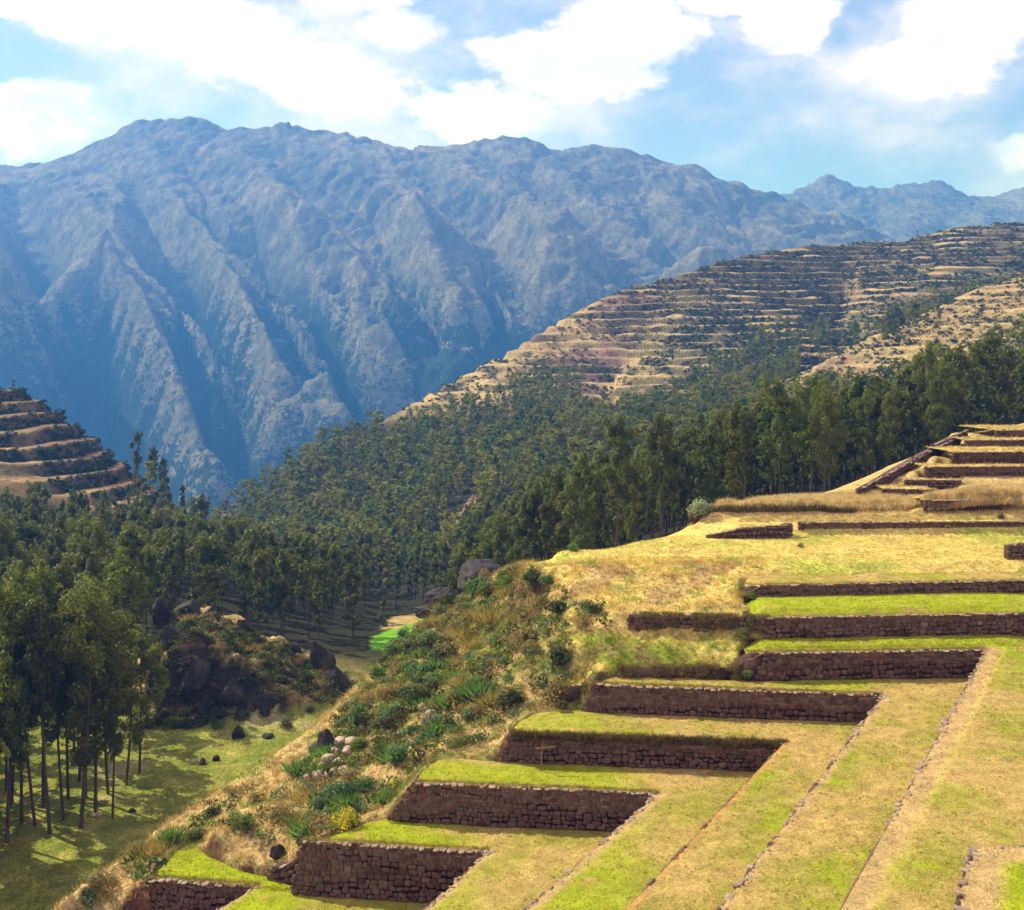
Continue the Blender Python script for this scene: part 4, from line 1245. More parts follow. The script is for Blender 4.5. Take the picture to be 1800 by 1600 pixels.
def ray_ground(u, v, y0=55.0, y1=1200.0):
    Y = np.exp(np.linspace(math.log(y0), math.log(y1), 3000)); X = (u - U0) / F * Y; Zr = -(v - V0) / F * Y
    below = np.nonzero(land(X, Y) > Zr)[0]
    i = below[0] if len(below) else len(Y) - 1
    return X[i], Y[i]


def bush_px(kind, u, v, size_px, label, group=None, h=1.0, y0=60.0, **k):
    """a bush whose foot is seen at photo pixel (u, v)"""
    x, y = ray_ground(u, v, y0); return bush(kind, x, y, size_px / 2 * y / F, label, group, h, **k)


HB = [
    ('yellow', 612, 1452, 74, "bright yellow flowering bush left of the third terrace wall", 1.1),
    ('yellow', 690, 1388, 34, "small yellow flowering bush above the larger yellow one", 1.3),
    ('blue', 792, 1240, 64, "spiky bluish green plant in the middle of the shrub slope", 1.0),
    ('blue', 766, 1292, 50, "spiky bluish plant below the other, near the pale boulder pair", 1.2),
    ('bluer', 830, 1262, 60, "bluish green bush beside the spiky plant on the shrub slope", 0.8),
    ('blue', 525, 1360, 66, "dark blue green spiky plant beside the rock ledge on the slope", 1.0),
    ('bluer', 600, 1400, 90, "bluish green leafy bush below the pale boulders", 0.7),
    ('bluer', 640, 1385, 70, "leafy green bush right of the pale boulders", 0.7),
    ('bluer', 700, 1345, 70, "tallest leafy bush between the pale boulders and the third terrace", 1.1),
    ('green', 665, 1300, 60, "green bush just above the pale boulders", 0.7),
    ('dark', 632, 1285, 74, "tall dark bush on the crest above the pale boulders", 1.25),
    ('dark', 700, 1262, 60, "dark bush right of the tall one on the crest", 1.0),
    ('dark', 740, 1240, 90, "large dark bush high on the crest of the shrub slope", 0.95),
    ('dark', 775, 1170, 96, "big dark bush near the top of the crest", 0.9),
    ('green', 850, 1220, 80, "mid green bush above the fourth terrace end", 0.8),
    ('dark', 900, 1235, 90, "dark bush against the fourth terrace's left bank", 0.8),
    ('dark', 985, 1160, 90, "wide dark bush below the lumpy green bank", 0.8),
    ('brown', 560, 1465, 100, "large brown dry bush left of the yellow flowering bush", 1.0),
    ('brown', 490, 1445, 80, "rounded brown bush at the foot of the dry slope", 1.0),
    ('dark', 548, 1490, 70, "dark low bush under the yellow flowering bush", 0.9),
    ('dark', 370, 1435, 60, "dark green bush on the pale dry slope at the left", 0.8),
    ('green', 430, 1452, 70, "olive green bush in the dry grass left of the brown bushes", 0.8),
    ('blue', 300, 1480, 60, "bluish tall plant at the lower left of the slope", 1.1),
    ('tuft', 265, 1500, 70, "pale dry feathery tussock at the lower left", 1.0),
    ('brown', 175, 1560, 80, "pale brown feathery bush at the bottom left", 0.8),
    ('dark', 150, 1580, 46, "small dark round bush at the bottom left", 0.9),
    ('silver', 1236, 905, 70, "silvery grey bush at the left end of the upper bank", 0.9),
    ('green', 1308, 1118, 36, "lone bright green bush in the collapsed bank left of the seventh wall", 1.1),
    ('green', 1408, 962, 20, "tiny green plant standing alone on the yellow lawn", 1.0),
    ('green', 1790, 1135, 30, "small green plant at the right edge below the seventh wall", 0.6),
    ('dark', 1760, 912, 22, "small dark bush on the grass strip above the dry stone wall", 0.9),
    ('bluer', 1008, 968, 32, "small bluish bush on the rim of the yellow lawn", 1.0),
    ('green', 905, 1010, 60, "green bush beside the big round boulder", 0.8),
    ('dark', 935, 1022, 60, "dark bush at the left corner of the yellow lawn", 0.9),
    ('green', 850, 1090, 60, "green bush on the crest below the big boulder", 0.8),
    ('dark', 985, 1075, 70, "dark spreading bush below the lawn's left corner", 0.8),
    ('brown', 950, 1075, 60, "brown twiggy bush left of the dark spreading bush", 1.2),
    ('dark', 1040, 1078, 50, "dark green bush on the bank under the lawn", 0.8),
    ('green', 712, 1118, 40, "bush at the edge of the bright green field", 0.9),
]
for k_, u, v, s, lab, h in HB:
    bush_px(k_, u, v, s, lab, None, h, y0=100 if v < 960 else 62)

for kk, (x, y, zz), s_, lab in (('green', TER[5]['lb'] + (-0.6, -0.1, 0.2), 0.8, "green bush hiding the broken left end of the sixth terrace wall"), ('brown', TER[5]['lb'] + (-1.6, 0.2, 0.6), 0.7, "dry brown bush just left of the sixth terrace wall's broken end"),
                        ('tuft', UP[0]['l'] + (-0.9, -0.3, -1.3), 0.7, "dry tussock at the broken left end of the seventh terrace wall"), ('green', UP[1]['l'] + (-0.9, -0.2, -1.0), 0.65, "green bush at the broken left end of the eighth terrace wall"),
                        ('tuft', UP[1]['l'] + (-1.7, 0.3, -0.8), 0.7, "dry tussock left of the eighth terrace wall's end"), ('dark', TER[4]['lb'] + (-1.2, 0.1, 0.2), 0.8, "dark bush against the left end of the fifth terrace wall")):
    bush(kk, float(x), float(y), s_, lab, None, 0.9, z=float(zz))

# the mass of shrubs on the slope
slope_zone = [(545, 1330), (640, 1205), (700, 1135), (790, 1062), (860, 1020), (935, 1000), (1000, 1045), (1090, 1085), (1080, 1120), (1000, 1110), (1010, 1165), (1035, 1195), (1010, 1235), (915, 1250), (885, 1300), (800, 1318), (750, 1330), (720, 1368), (680, 1420), (640, 1440), (560, 1470), (500, 1480), (540, 1380)]
low_zone = [(95, 1600), (200, 1515), (330, 1430), (450, 1360), (500, 1400), (500, 1480), (400, 1490), (300, 1500), (270, 1540), (225, 1600)]
gold_zone = [(560, 1285), (650, 1190), (700, 1130), (690, 1190), (600, 1290)]
rs = np.random.default_rng(11); pts = []
cand = np.stack([rs.uniform(-32, 24, 9000), rs.uniform(56, 135, 9000)], 1)
cz = land(cand[:, 0], cand[:, 1]); cu, cv = px(cand[:, 0], cand[:, 1], cz)
allp = [inpoly(cand[:, 0], cand[:, 1], P['ring']) for P in PLAT[:8]]
clear = ~np.any(allp, axis=0)
zs = inpoly(cu, cv, slope_zone) & clear; zl = inpoly(cu, cv, low_zone) & clear
kept = []
for i in range(len(cand)):
    if not (zs[i] or zl[i]): continue
    lim = 1.5 if zs[i] else 2.2
    if all((cand[i, 0] - a) ** 2 + (cand[i, 1] - b) ** 2 > lim * lim for a, b, *_ in kept):
        kept.append((cand[i, 0], cand[i, 1], cz[i], cu[i], cv[i], zs[i]))
    if len(kept) > 215: break
LB = {'green': "green leafy bush", 'dark': "dark green bush", 'brown': "brown dry bush", 'bluer': "bluish green bush", 'tuft': "tussock of dry straw coloured grass", 'blue': "spiky bluish plant"}


def where(u, v):
    if u < 300: return "at the lower left end of the slope"
    if u < 500: return "on the dry lower slope above the lowest wall"
    if v > 1380: return "between the pale boulders and the second wall"
    if v > 1290 and u < 720: return "around the pale boulders"
    if u < 720: return "on the crest above the pale boulders"
    if v > 1230: return "just left of the fourth terrace wall"
    if u > 960: return "on the lumpy bank under the yellow lawn"
    if v < 1110: return "on the upper crest near the big boulder"
    if u < 850: return "in the middle of the shrub slope, left half"
    return "in the middle of the shrub slope, right half"


for x, y, z, u, v, s_ in kept:
    r = random.random()
    kd = ('green' if r < 0.26 else 'dark' if r < 0.50 else 'brown' if r < 0.70 else 'bluer' if r < 0.80 else 'tuft' if r < 0.95 else 'blue') if s_ else \
         ('tuft' if r < 0.35 else 'brown' if r < 0.55 else 'dark' if r < 0.7 else 'bluer' if r < 0.83 else 'green')
    lab = LB[kd] + " " + where(u, v)
    bush(kd, x, y, random.uniform(0.8, 1.95) * (1.0 if s_ else 0.65), lab, LB[kd] + "s " + where(u, v), random.uniform(0.65, 1.05), z=z)

# low growth between the bushes, one mass
JU = Join(); tm_u = []
for i in range(6):
    rg_ = np.random.default_rng(850 + i); cl = np.array([(0, 0, 0.3, 0.8, 0.45), (0.6, 0.1, 0.2, 0.5, 0.35), (-0.3, 0.5, 0.3, 0.5, 0.3)]); tm_u.append(leafcloud(cl, 46, 0.18, rg_, 0))
c2 = np.stack([rs.uniform(-32, 24, 26000), rs.uniform(56, 135, 26000)], 1); z2 = land(c2[:, 0], c2[:, 1]); u2, v2 = px(c2[:, 0], c2[:, 1], z2)
ok2 = (inpoly(u2, v2, slope_zone) | (inpoly(u2, v2, low_zone) & (rs.uniform(0, 1, 26000) < 0.35))) & ~np.any([inpoly(c2[:, 0], c2[:, 1], P['ring']) for P in PLAT[:8]], axis=0)
ok2 &= fbm(c2[:, 0] / 3, c2[:, 1] / 3, 3, 131) > -0.25
for i in range(1000):
    u = rs.uniform(275, 625); top = np.interp(u, [280, 330, 480, 600], [1085, 1072, 1130, 1185]); v = rs.uniform(top - 5, 1295); Yq = 168 - 17 * (v - top) / 190
    x, y_, zz_ = at(u, v, Y=Yq); zz_ = max(float(land(x, Yq)), zz_ - 0.3) if v < 1240 else float(land(x, Yq)); v_, f_ = tm_u[rs.integers(6)]; s = rs.uniform(0.5, 1.3); a = rs.uniform(0, 6.28); ca, sa = math.cos(a) * s, math.sin(a) * s
    if zz_ - float(land(x, Yq)) > 1.8: zz_ = float(land(x, Yq))
    JU.add(v_ @ np.array(((ca, sa, 0), (-sa, ca, 0), (0, 0, s))) + np.array((x, Yq, zz_)), f_, np.array([(0.05, 0.08, 0.02), (0.10, 0.13, 0.025), (0.03, 0.045, 0.015), (0.19, 0.15, 0.06)][rs.integers(4)]) * rs.uniform(0.8, 1.3))
UCOL = [(0.07, 0.12, 0.022), (0.14, 0.20, 0.025), (0.16, 0.13, 0.04), (0.30, 0.23, 0.09), (0.09, 0.15, 0.07), (0.04, 0.06, 0.02)]
for i in np.nonzero(ok2)[0][:2000]:
    v_, f_ = tm_u[rs.integers(6)]; s = rs.uniform(0.35, 0.95); a = rs.uniform(0, 6.28); ca, sa = math.cos(a) * s, math.sin(a) * s
    JU.add(v_ @ np.array(((ca, sa, 0), (-sa, ca, 0), (0, 0, s * rs.uniform(0.8, 1.3)))) + np.array((c2[i, 0], c2[i, 1], z2[i])), f_, np.array(UCOL[rs.integers(6)]) * rs.uniform(0.8, 1.3))
link("undergrowth", JU.mesh("undergrowth", M_FAR), kind='stuff')

# ------------------------------------------------------------------ rocks
def rock_mesh(seed, mat, n=3, planes=16, rough=0.10):
    import bmesh
    bm_ = bmesh.new(); bmesh.ops.create_icosphere(bm_, subdivisions=n + 1, radius=1.0)
    rng = np.random.default_rng(seed); V = np.array([v.co for v in bm_.verts]); Fc = np.array([[v.index for v in f.verts] for f in bm_.faces]); bm_.free()
    N = rdir(planes, rng); d = rng.uniform(0.72, 1.0, planes)
    q = V @ N.T; r = np.min(np.where(q > 0.05, d / np.maximum(q, 0.05), 9), axis=1); r = np.minimum(r, 1.25)
    nz = fbm(V[:, 0] * 3.2 + V[:, 2] * 2.3 + seed, V[:, 1] * 2.2 - V[:, 2] * 1.7, 4, seed) * rough + ridged(V[:, 0] * 3 + V[:, 2] * 2.2, V[:, 1] * 3 + V[:, 2], 3, seed + 5) * rough * 0.6
    nz = nz + rough * 0.5 * ridged(V[:, 0] * 8 + V[:, 2] * 5, V[:, 1] * 8 - V[:, 2] * 6, 2, seed + 9)
    return new_mesh("rock", V * (r * (1 + nz))[:, None], Fc, mat)


RK = [rock_mesh(700 + i, M_ROCK, 4 if i < 4 else 3, 14, 0.16) for i in range(6)]
RK2 = [rock_mesh(710 + i, M_ROCK2, 4, 60, 0.10) for i in range(3)]
RKP = [rock_mesh(720 + i, M_PALE, 2, 20, 0.10) for i in range(4)]


def rock(me, loc, sc, rot, label, group=None, cat="rock", name="boulder"):
    o = link(name, me, label=label, category=cat, group=group); o.location = loc; o.scale = sc; o.rotation_euler = rot; return o


def rock_px(mes, u, v, Y, w, h, label, group=None, dp=1.0, name="boulder", rz=None):
    """rock centred at pixel (u, v) at depth Y, w x h photo pixels"""
    m = mes[random.randrange(len(mes))]
    return rock(m, at(u, v, Y=Y), (w / 2 * Y / F, w / 2 * Y / F * dp, h / 2 * Y / F), (random.uniform(-0.2, 0.2), random.uniform(-0.2, 0.2), random.uniform(0, 6.28) if rz is None else rz), label, group, name=name)


rock_px(RK2, 846, 1014, 126, 88, 76, "big round grey boulder on the crest left of the yellow lawn")
rock_px(RK2, 775, 1054, 136, 60, 46, "second grey boulder, lower left of the big round one")
rock_px(RK2, 752, 1077, 137, 48, 26, "flat grey boulder touching the top of the bright green field")
# outcrop in the valley
OUT = [(285, 1078, 168, 44, 60, "tall upright rock at the top left of the dark outcrop"), (330, 1075, 170, 70, 40, "broad rock on the outcrop's summit"), (372, 1090, 170, 60, 50, "dark rock right of the outcrop's summit"),
       (428, 1118, 166, 44, 80, "dark pillar rock in the middle of the outcrop"), (345, 1195, 154, 96, 90, "largest dark cliff face of the outcrop"), (415, 1222, 154, 90, 76, "second dark cliff face right of the largest one"),
       (475, 1240, 154, 90, 70, "lower right dark cliff block of the outcrop"), (300, 1150, 158, 60, 110, "shaded cliff at the left side of the outcrop"), (518, 1150, 168, 34, 54, "slim standing rock between outcrop and trees"),
       (565, 1165, 166, 66, 84, "tall dark rock under the big roadside tree"), (590, 1200, 164, 60, 60, "dark block at the right foot of the outcrop"), (540, 1215, 160, 50, 50, "dark rock below the slim standing one"),
       (395, 1145, 160, 70, 50, "dark knob above the cliff faces"), (250, 1120, 166, 50, 60, "left flank rock of the outcrop behind the grove"), (460, 1180, 161, 60, 56, "dark rock between the pillar and the tall right rock")]
for u, v, Y, w, h, lab in OUT: rock_px(RK, u, v, Y, w * (0.56 if w > 85 else 0.72), h * (0.66 if w > 85 else 0.8), lab, None, 0.8)
for u, v, w, h, lab in ((356, 1337, 14, 12, "small dark stone on the valley grass, left of a pair"), (379, 1332, 12, 11, "small dark stone on the valley grass, right of a pair"), (418, 1285, 20, 24, "upright dark stone at the foot of the outcrop"),
                        (470, 1292, 20, 8, "flat dark stone right of the upright one"), (170, 1432, 22, 7, "flat pale stone on the grass among the trunks"), (232, 1424, 12, 8, "small dark lump on the grass right of the lone slim tree"),
                        (490, 1492, 26, 24, "dark lone rock on the bank above the lowest terrace"), (575, 1298, 30, 46, "leaning rock ledge on the crest, lower block"), (560, 1312, 40, 24, "rock ledge on the crest, left block")):
    x, y = ray_ground(u, v + h / 2, 62); z = float(land(x, y)); s = y / F / 2
    rock(RK[4 + random.randrange(2)] if 'pale' not in lab else RKP[0], (x, y, z + h * s * 0.5), (w * s, w * s * 0.8, h * s), (0, 0, random.uniform(0, 6)), lab, name="stone_block" if h < 20 else "boulder")
PALE = [(600, 1303, 26), (618, 1302, 22), (638, 1304, 20), (592, 1318, 20), (612, 1318, 18), (578, 1332, 22), (596, 1338, 20), (566, 1345, 18), (560, 1362, 24), (543, 1366, 20), (590, 1356, 18), (606, 1352, 20), (574, 1360, 16), (745, 1243, 18), (757, 1252, 18), (748, 1262, 15)]
for u, v, w in PALE:
    x, y = ray_ground(u, v + 6, 66); s = y / F / 2 * w * 1.05
    rock(RKP[random.randrange(4)], (x, y, float(land(x, y)) + s * 0.32), (s * 1.1, s * 1.1, s * 0.8), (0, 0, random.uniform(0, 6)),
         "pale pinkish boulder in the pile on the shrub slope" if u < 700 else "pale stone of the small cluster near the spiky plant", "pale boulders piled on the slope" if u < 700 else "small pale stones near the spiky plant")
ro = random.Random(5)
for i in range(12):
    u = ro.uniform(285, 610); top = np.interp(u, [280, 330, 480, 600], [1110, 1090, 1150, 1190]); v = ro.uniform(top + 25, 1262)
    Y = 166 - 14 * (v - top) / 150; w = ro.uniform(14, 30)
    rock_px(RK, u, v, Y, w, w * ro.uniform(0.8, 1.4), "broken dark rock in the face of the outcrop", "broken dark rocks of the outcrop", 0.9)
# bushes on the outcrop
kd_o = 0
for (u, v, s, k_) in [(340, 1100, 36, 'dark'), (395, 1105, 40, 'green'), (450, 1150, 40, 'dark'), (300, 1110, 36, 'green'), (360, 1130, 40, 'brown'), (400, 1170, 36, 'dark'), (480, 1175, 40, 'green'), (500, 1200, 44, 'dark'), (530, 1185, 36, 'brown'),
                      (465, 1130, 34, 'brown'), (545, 1240, 40, 'dark'), (430, 1160, 30, 'green'), (320, 1135, 34, 'dark'), (300, 1290, 60, 'green'), (270, 1275, 60, 'dark'), (340, 1290, 56, 'dark'), (380, 1300, 44, 'green'), (250, 1300, 44, 'brown'), (320, 1310, 40, 'dark'), (500, 1270, 40, 'dark'), (290, 1250, 50, 'dark')]:
    Y = 165 if v < 1215 else 149; x, y_, z = at(u, v, Y=Y); z = max(float(land(x, Y)), z - 0.8)
    bush(k_, x, Y, s / 2 * Y / F, "low %s growing on the rocky outcrop in the valley" % LB[k_] if v < 1215 else "%s at the shaded foot of the outcrop" % LB[k_], "%ss of the outcrop" % LB[k_] if v < 1215 else "%ss at the foot of the outcrop" % LB[k_], 0.8, z=z)

for i in range(34):
    u = ro.uniform(280, 620); top = np.interp(u, [280, 330, 480, 600], [1090, 1075, 1130, 1180]); v = ro.uniform(top, top + 90)
    Y = 167 - 8 * (v - top) / 90; x, y_, z = at(u, v, Y=Y); z = max(float(land(x, Y)), z - 0.5); k_ = ro.choice(['dark', 'green', 'green', 'brown', 'tuft'])
    bush(k_, x, Y, ro.uniform(0.9, 1.9), "%s between the rocks of the outcrop" % LB[k_], "%ss between the rocks of the outcrop" % LB[k_], 0.7, z=z)

# ------------------------------------------------------------------ the eucalyptus woods
def tree_obj(x, y, H, label, group, lod, z=None, var=None, wide=1.0):
    T = (NEAR_T if lod == 0 else MID_T)[random.randrange(7) if var is None else var]
    if z is None: z = float(land(x, y))
    root = link("eucalyptus_tree", None, label=label, category="tree", group=group)
    root.location = (x, y, z - 0.15); s = H / 20; root.scale = (s * wide, s * wide, s); root.rotation_euler = (random.uniform(-0.03, 0.03), random.uniform(-0.03, 0.03), random.uniform(0, 6.28))
    link("trunk", T[0], root); link("crown", T[1], root)
    return root


TREES = []        # (x, y, H, kind)
HT = [(198, 1437, 1165, 1, "lone slim eucalyptus standing on the grass at the right front of the grove", 1.0),
      (12, 1482, 1030, 0, "eucalyptus at the very left edge of the front grove", 1.1), (38, 1448, 1060, 3, "thin trunked eucalyptus near the left edge, second in the front row", 1.0), (62, 1452, 1085, 1, "slim eucalyptus third in the front row from the left", 1.0),
      (88, 1466, 1040, 5, "eucalyptus fourth in the front row, its trunk leaning left", 1.1), (112, 1442, 1100, 1, "shorter eucalyptus in the middle of the front row", 1.0), (142, 1456, 1025, 2, "broad dark eucalyptus in the front row of the grove, tallest crown", 1.2),
      (168, 1430, 1050, 4, "leafy eucalyptus just left of the lone slim one", 1.1), (150, 1402, 1010, 6, "widest domed eucalyptus crown at the centre of the grove", 1.2), (76, 1420, 990, 0, "tall eucalyptus behind the front row, left of the domed crown", 1.1),
      (120, 1405, 1060, 3, "eucalyptus behind the front row, below the domed crown", 1.0), (20, 1412, 1000, 2, "large eucalyptus behind the left edge trunks", 1.1), (190, 1396, 1080, 0, "eucalyptus right of the domed crown", 1.1), (222, 1380, 1110, 4, "eucalyptus at the right end of the front grove", 1.1),
      (245, 1360, 1100, 2, "low leafy eucalyptus overhanging the outcrop's left foot", 1.1)]
for u, vb, vt, var, lab, wd in HT:
    x, y = ray_ground(u, vb, 97); H = (vb - vt) * y / F
    tree_obj(x, y, H, lab, "front grove in the valley", 0, var=var, wide=wd * 0.84 * (24 / max(H, 18)) ** 0.3)
for lab, u, Y, H, var, wd in [("round dark tree with many stems beside the bright green field", 622, 214, 13.5, 4, 1.35), ("tall eucalyptus group on the left hill, leftmost against the mountain", 243, 425, 18, 0, 1.1), ("tall eucalyptus on the left hill, middle of the group against the mountain", 268, 428, 16, 1, 1.1),
                              ("eucalyptus on the left hill, right of the group against the mountain", 288, 428, 15, 3, 1.1), ("tall dark eucalyptus at the foot of the left hill, against the gorge", 350, 330, 22, 2, 1.1), ("lone eucalyptus with bare trunk in front of the left hill's fields", 240, 330, 16, 1, 1.0),
                              ("small tree on the skyline of the left hill at the left edge", 23, 447, 4.5, 4, 1.2), ("big dark eucalyptus standing free on the near spur at the right", 1572, 590, 19, 2, 1.4), ("dark tree beside the free standing one on the near spur", 1612, 600, 14, 4, 1.3),
                              ("round topped eucalyptus on the forest slope's lower right", 1005, 330, 15, 6, 1.2), ("small yellowish tree beside the bright green field", 675, 255, 8.0, 4, 1.1)]:
    tree_obj((u - U0) / F * Y, Y, H, lab, None, 1, var=var, wide=wd)

rt = np.random.default_rng(21)


def scatter(x0, x1, y0, y1, sp, zone, hmin, hmax, tag):
    xs = np.arange(x0, x1, sp); ys = np.arange(y0, y1, sp); X, Y = np.meshgrid(xs, ys)
    X = X + rt.uniform(-0.45, 0.45, X.shape) * sp; Y = Y + rt.uniform(-0.45, 0.45, X.shape) * sp
    X = X.ravel(); Y = Y.ravel(); Z = land(X, Y); u, v = px(X, Y, Z)
    m = zone(X, Y, Z, u, v)
    for x, y, z, uu, vv in zip(X[m], Y[m], Z[m], u[m], v[m]):
        TREES.append((x, y, z, rt.uniform(hmin, hmax), uu, vv, tag))


vclear = [(150, 1480), (200, 1320), (255, 1290), (300, 1245), (640, 1245), (640, 1500)]
fieldx = [(560, 1200), (590, 1085), (800, 1060), (810, 1130), (700, 1220)]
scatter(-120, -30, 88, 200, 6.8, lambda X, Y, Z, u, v: (u < 262) & (u > -900) & (v < 1420 + (u < -30) * 300) & ~inpoly(u, v, vclear), 14, 23, 'grove')
scatter(-100, -50, 90, 120, 4.6, lambda X, Y, Z, u, v: (u < -45), 19, 25, 'grove')
scatter(-170, -95, 374, 436, 6.5, lambda X, Y, Z, u, v: (u > 215) & (u < 350) & (fbm(X / 15, Y / 15, 2, 151) > -0.1), 7, 14, 'hillfoot')
scatter(-150, -28, 200, 322, 7.0, lambda X, Y, Z, u, v: (u > -380) & (u < 650) & ~inpoly(u, v, fieldx), 11, 18, 'valley')
scatter(-160, -50, 322, 372, 8.5, lambda X, Y, Z, u, v: (u > -380) & (u < 380) & (fbm(X / 40, Y / 40, 2, 91) > 0.0), 9, 15, 'hillfoot')
scatter(-30, 30, 196, 330, 6.5, lambda X, Y, Z, u, v: (u > 640) & (u < 900) & ~inpoly(u, v, fieldx) & (Z < -30), 12, 18, 'slope')


def crest_back(u): return np.interp(u, [640, 790, 850, 950, 1050, 1210, 1350, 1500, 1600, 1700, 1800, 2100], [178, 186, 190, 172, 160, 160, 164, 168, 182, 194, 210, 240])


def darkwood(X, Y, Z, u, v): return (u > 880) & (u < 2200) & (Y > crest_back(u)) & (fbm(X / 30, Y / 30, 2, 93) > -0.75)


scatter(-4, 140, 158, 345, 6.6, darkwood, 14, 22, 'darkwood')
fz = [(365, 960), (385, 915), (450, 865), (560, 795), (650, 765), (700, 770), (790, 730), (880, 700), (960, 665), (1030, 668), (1015, 730), (1060, 742), (1120, 735), (1180, 712), (1215, 680), (1290, 632), (1330, 600), (1400, 590), (1450, 590), (1475, 600), (1430, 640), (1350, 700), (1335, 740), (1500, 710), (1580, 700), (1690, 660), (1800, 600), (2200, 520), (2200, 1000), (760, 1100), (600, 1080), (395, 1000)]
gul = [(835, 850), (855, 880), (815, 935), (775, 975), (750, 975), (790, 910)]


def slopewood(X, Y, Z, u, v): return inpoly(u, v, fz) & ~inpoly(u, v, gul) & (Y > 325) & ((u > 330))


scatter(-150, 330, 330, 520, 7.6, lambda X, Y, Z, u, v: slopewood(X, Y, Z, u, v) & (Y > np.where(u > 880, 345, 330)), 9, 18, 'farslope')
scatter(-230, 420, 520, 860, 7.7, slopewood, 9, 17, 'farslope')
scatter(100, 420, 480, 1080, 30, lambda X, Y, Z, u, v: (u > 1150) & (v < 720) & (fbm(X / 60, Y / 60, 2, 95) > 0.15), 7, 12, 'farslope')
scatter(180, 420, 560, 780, 11, lambda X, Y, Z, u, v: (u > 1440) & (v > 500) & (fbm(X / 45, Y / 45, 2, 97) > 0.12), 9, 15, 'farslope')
print("trees", len(TREES))


def tree_label(t):
    x, y, z, H, u, v, tag = t; d = "nearer" if y < 225 else "farther"
    if tag == 'grove': return "eucalyptus in the dense grove behind the front row at the %s" % ("far left" if u < 60 else "left, below the hill" if u < 170 else "left beside the outcrop")
    if tag in ('valley', 'hillfoot'):
        p = "left edge" if u < 80 else "foot of the terraced left hill" if u < 230 else "valley behind the outcrop's left end" if u < 380 else "valley behind the outcrop's middle" if u < 500 else "valley between the outcrop and the green field"
        return "%s eucalyptus in the wood at the %s" % ("larger" if y < 245 else "smaller, farther", p)
    if tag == 'slope': return "slender eucalyptus behind the %s" % ("bright green field" if u < 740 else "big round boulder" if u > 810 else "second grey boulder")
    if tag == 'darkwood':
        p = "left of the yellow lawn's tip" if u < 960 else "just above the yellow lawn's left half" if u < 1100 else "between the yellow lawn and the upper bank" if u < 1230 else "above the bank of tall dry grass, left part" if u < 1370 else "above the bank of tall dry grass, right part" if u < 1500 else "behind the stairway" if u < 1680 else "behind the upper terraces at the right edge"
        return "%s dark eucalyptus %s" % ("near" if y < 205 else "second row" if y < 250 else "farther", p)
    return "eucalyptus on the far slope %s" % ("above the V of the gorge" if u < 470 else "above the valley wood, left part" if u < 570 else "above the valley wood, right part" if u < 660 else "straight above the bright green field" if u < 760 else "above the big round boulder" if u < 880 else "near the bare gully" if u < 960 else "above the yellow lawn's tip" if u < 1100 else "over the dark wood, middle" if u < 1400 else "over the dark wood, right")


crest_v = lambda u: np.interp(u, [640, 850, 935, 1210, 1450, 1600, 1700, 1800, 2200], [1130, 1000, 975, 905, 868, 803, 772, 744, 690])
inf = []
for i, t in enumerate(TREES):
    x, y, z, H, u, v, tag = t
    vt = V0 - F * (z + H) / y
    see = -40 < u < 1840 and vt < (crest_v(u) if u > 640 else 1600)
    inf.append((H / y * (1 if see else 0.001) * (0.5 if tag == 'farslope' else 1), i))
inf.sort(reverse=True)
# trees hidden behind their neighbours stay in the joined wood: thin the individuals by column
chosen = set(); cols = {}
for sc_, i in inf:
    if len(chosen) >= 300 - len(HT) - 12 or sc_ < 0.004: break
    u = TREES[i][4]; vt = V0 - F * (TREES[i][2] + TREES[i][3]) / TREES[i][1]; key = int(u // 14)
    L_ = cols.setdefault(key, [])
    if any(vt > q - 9 for q in L_) and len(L_) > 0: continue
    L_.append(vt); chosen.add(i)
print("individual trees", len(chosen))
JW = Join(); JT = Join()
for i, t in enumerate(TREES):
    x, y, z, H, u, v, tag = t
    if i in chosen:
        lab = tree_label(t); tree_obj(x, y, H, lab, "eucalyptus trees: " + lab.split(' ', 1)[1], 0 if y < 200 else 1, z=z)
        continue
    if y > 330 and not -160 < u < 1960: continue
    T = FAR_T[rt.integers(10)]; a = rt.uniform(0, 6.28); s = H / 20; w = s * (rt.uniform(1.15, 1.75) if y > 330 else rt.uniform(0.95, 1.35))
    ca, sa = math.cos(a) * w, math.sin(a) * w
    M = np.array(((ca, sa, 0), (-sa, ca, 0), (0, 0, s)))
    dark = 0.85 if tag in ('darkwood', 'grove') else 1.0
    c = np.array((0.15, 0.165, 0.016)) if rt.random() < 0.55 else np.array((0.085, 0.13, 0.026)) if rt.random() < 0.6 else np.array((0.165, 0.17, 0.03))
    g = T[3] if y < 235 and -60 < u < 1860 else T[1] if y < 330 else T[0]; c = c * (0.80 if y < 330 else 1.0) * np.array((1.12, 1.05, 0.9) if y > 330 else (1, 1, 1))
    JW.add(g[0] @ M + np.array((x, y, z)), g[1], c * rt.uniform(0.75, 1.3) * dark)
    if y < 460: JT.add(T[2][0] @ M + np.array((x, y, z - 0.2)), T[2][1])
w_ = link("wood", JW.mesh("wood", M_FAR), kind='stuff'); link("trunks", JT.mesh("trunks", M_BARK), w_, kind='stuff')

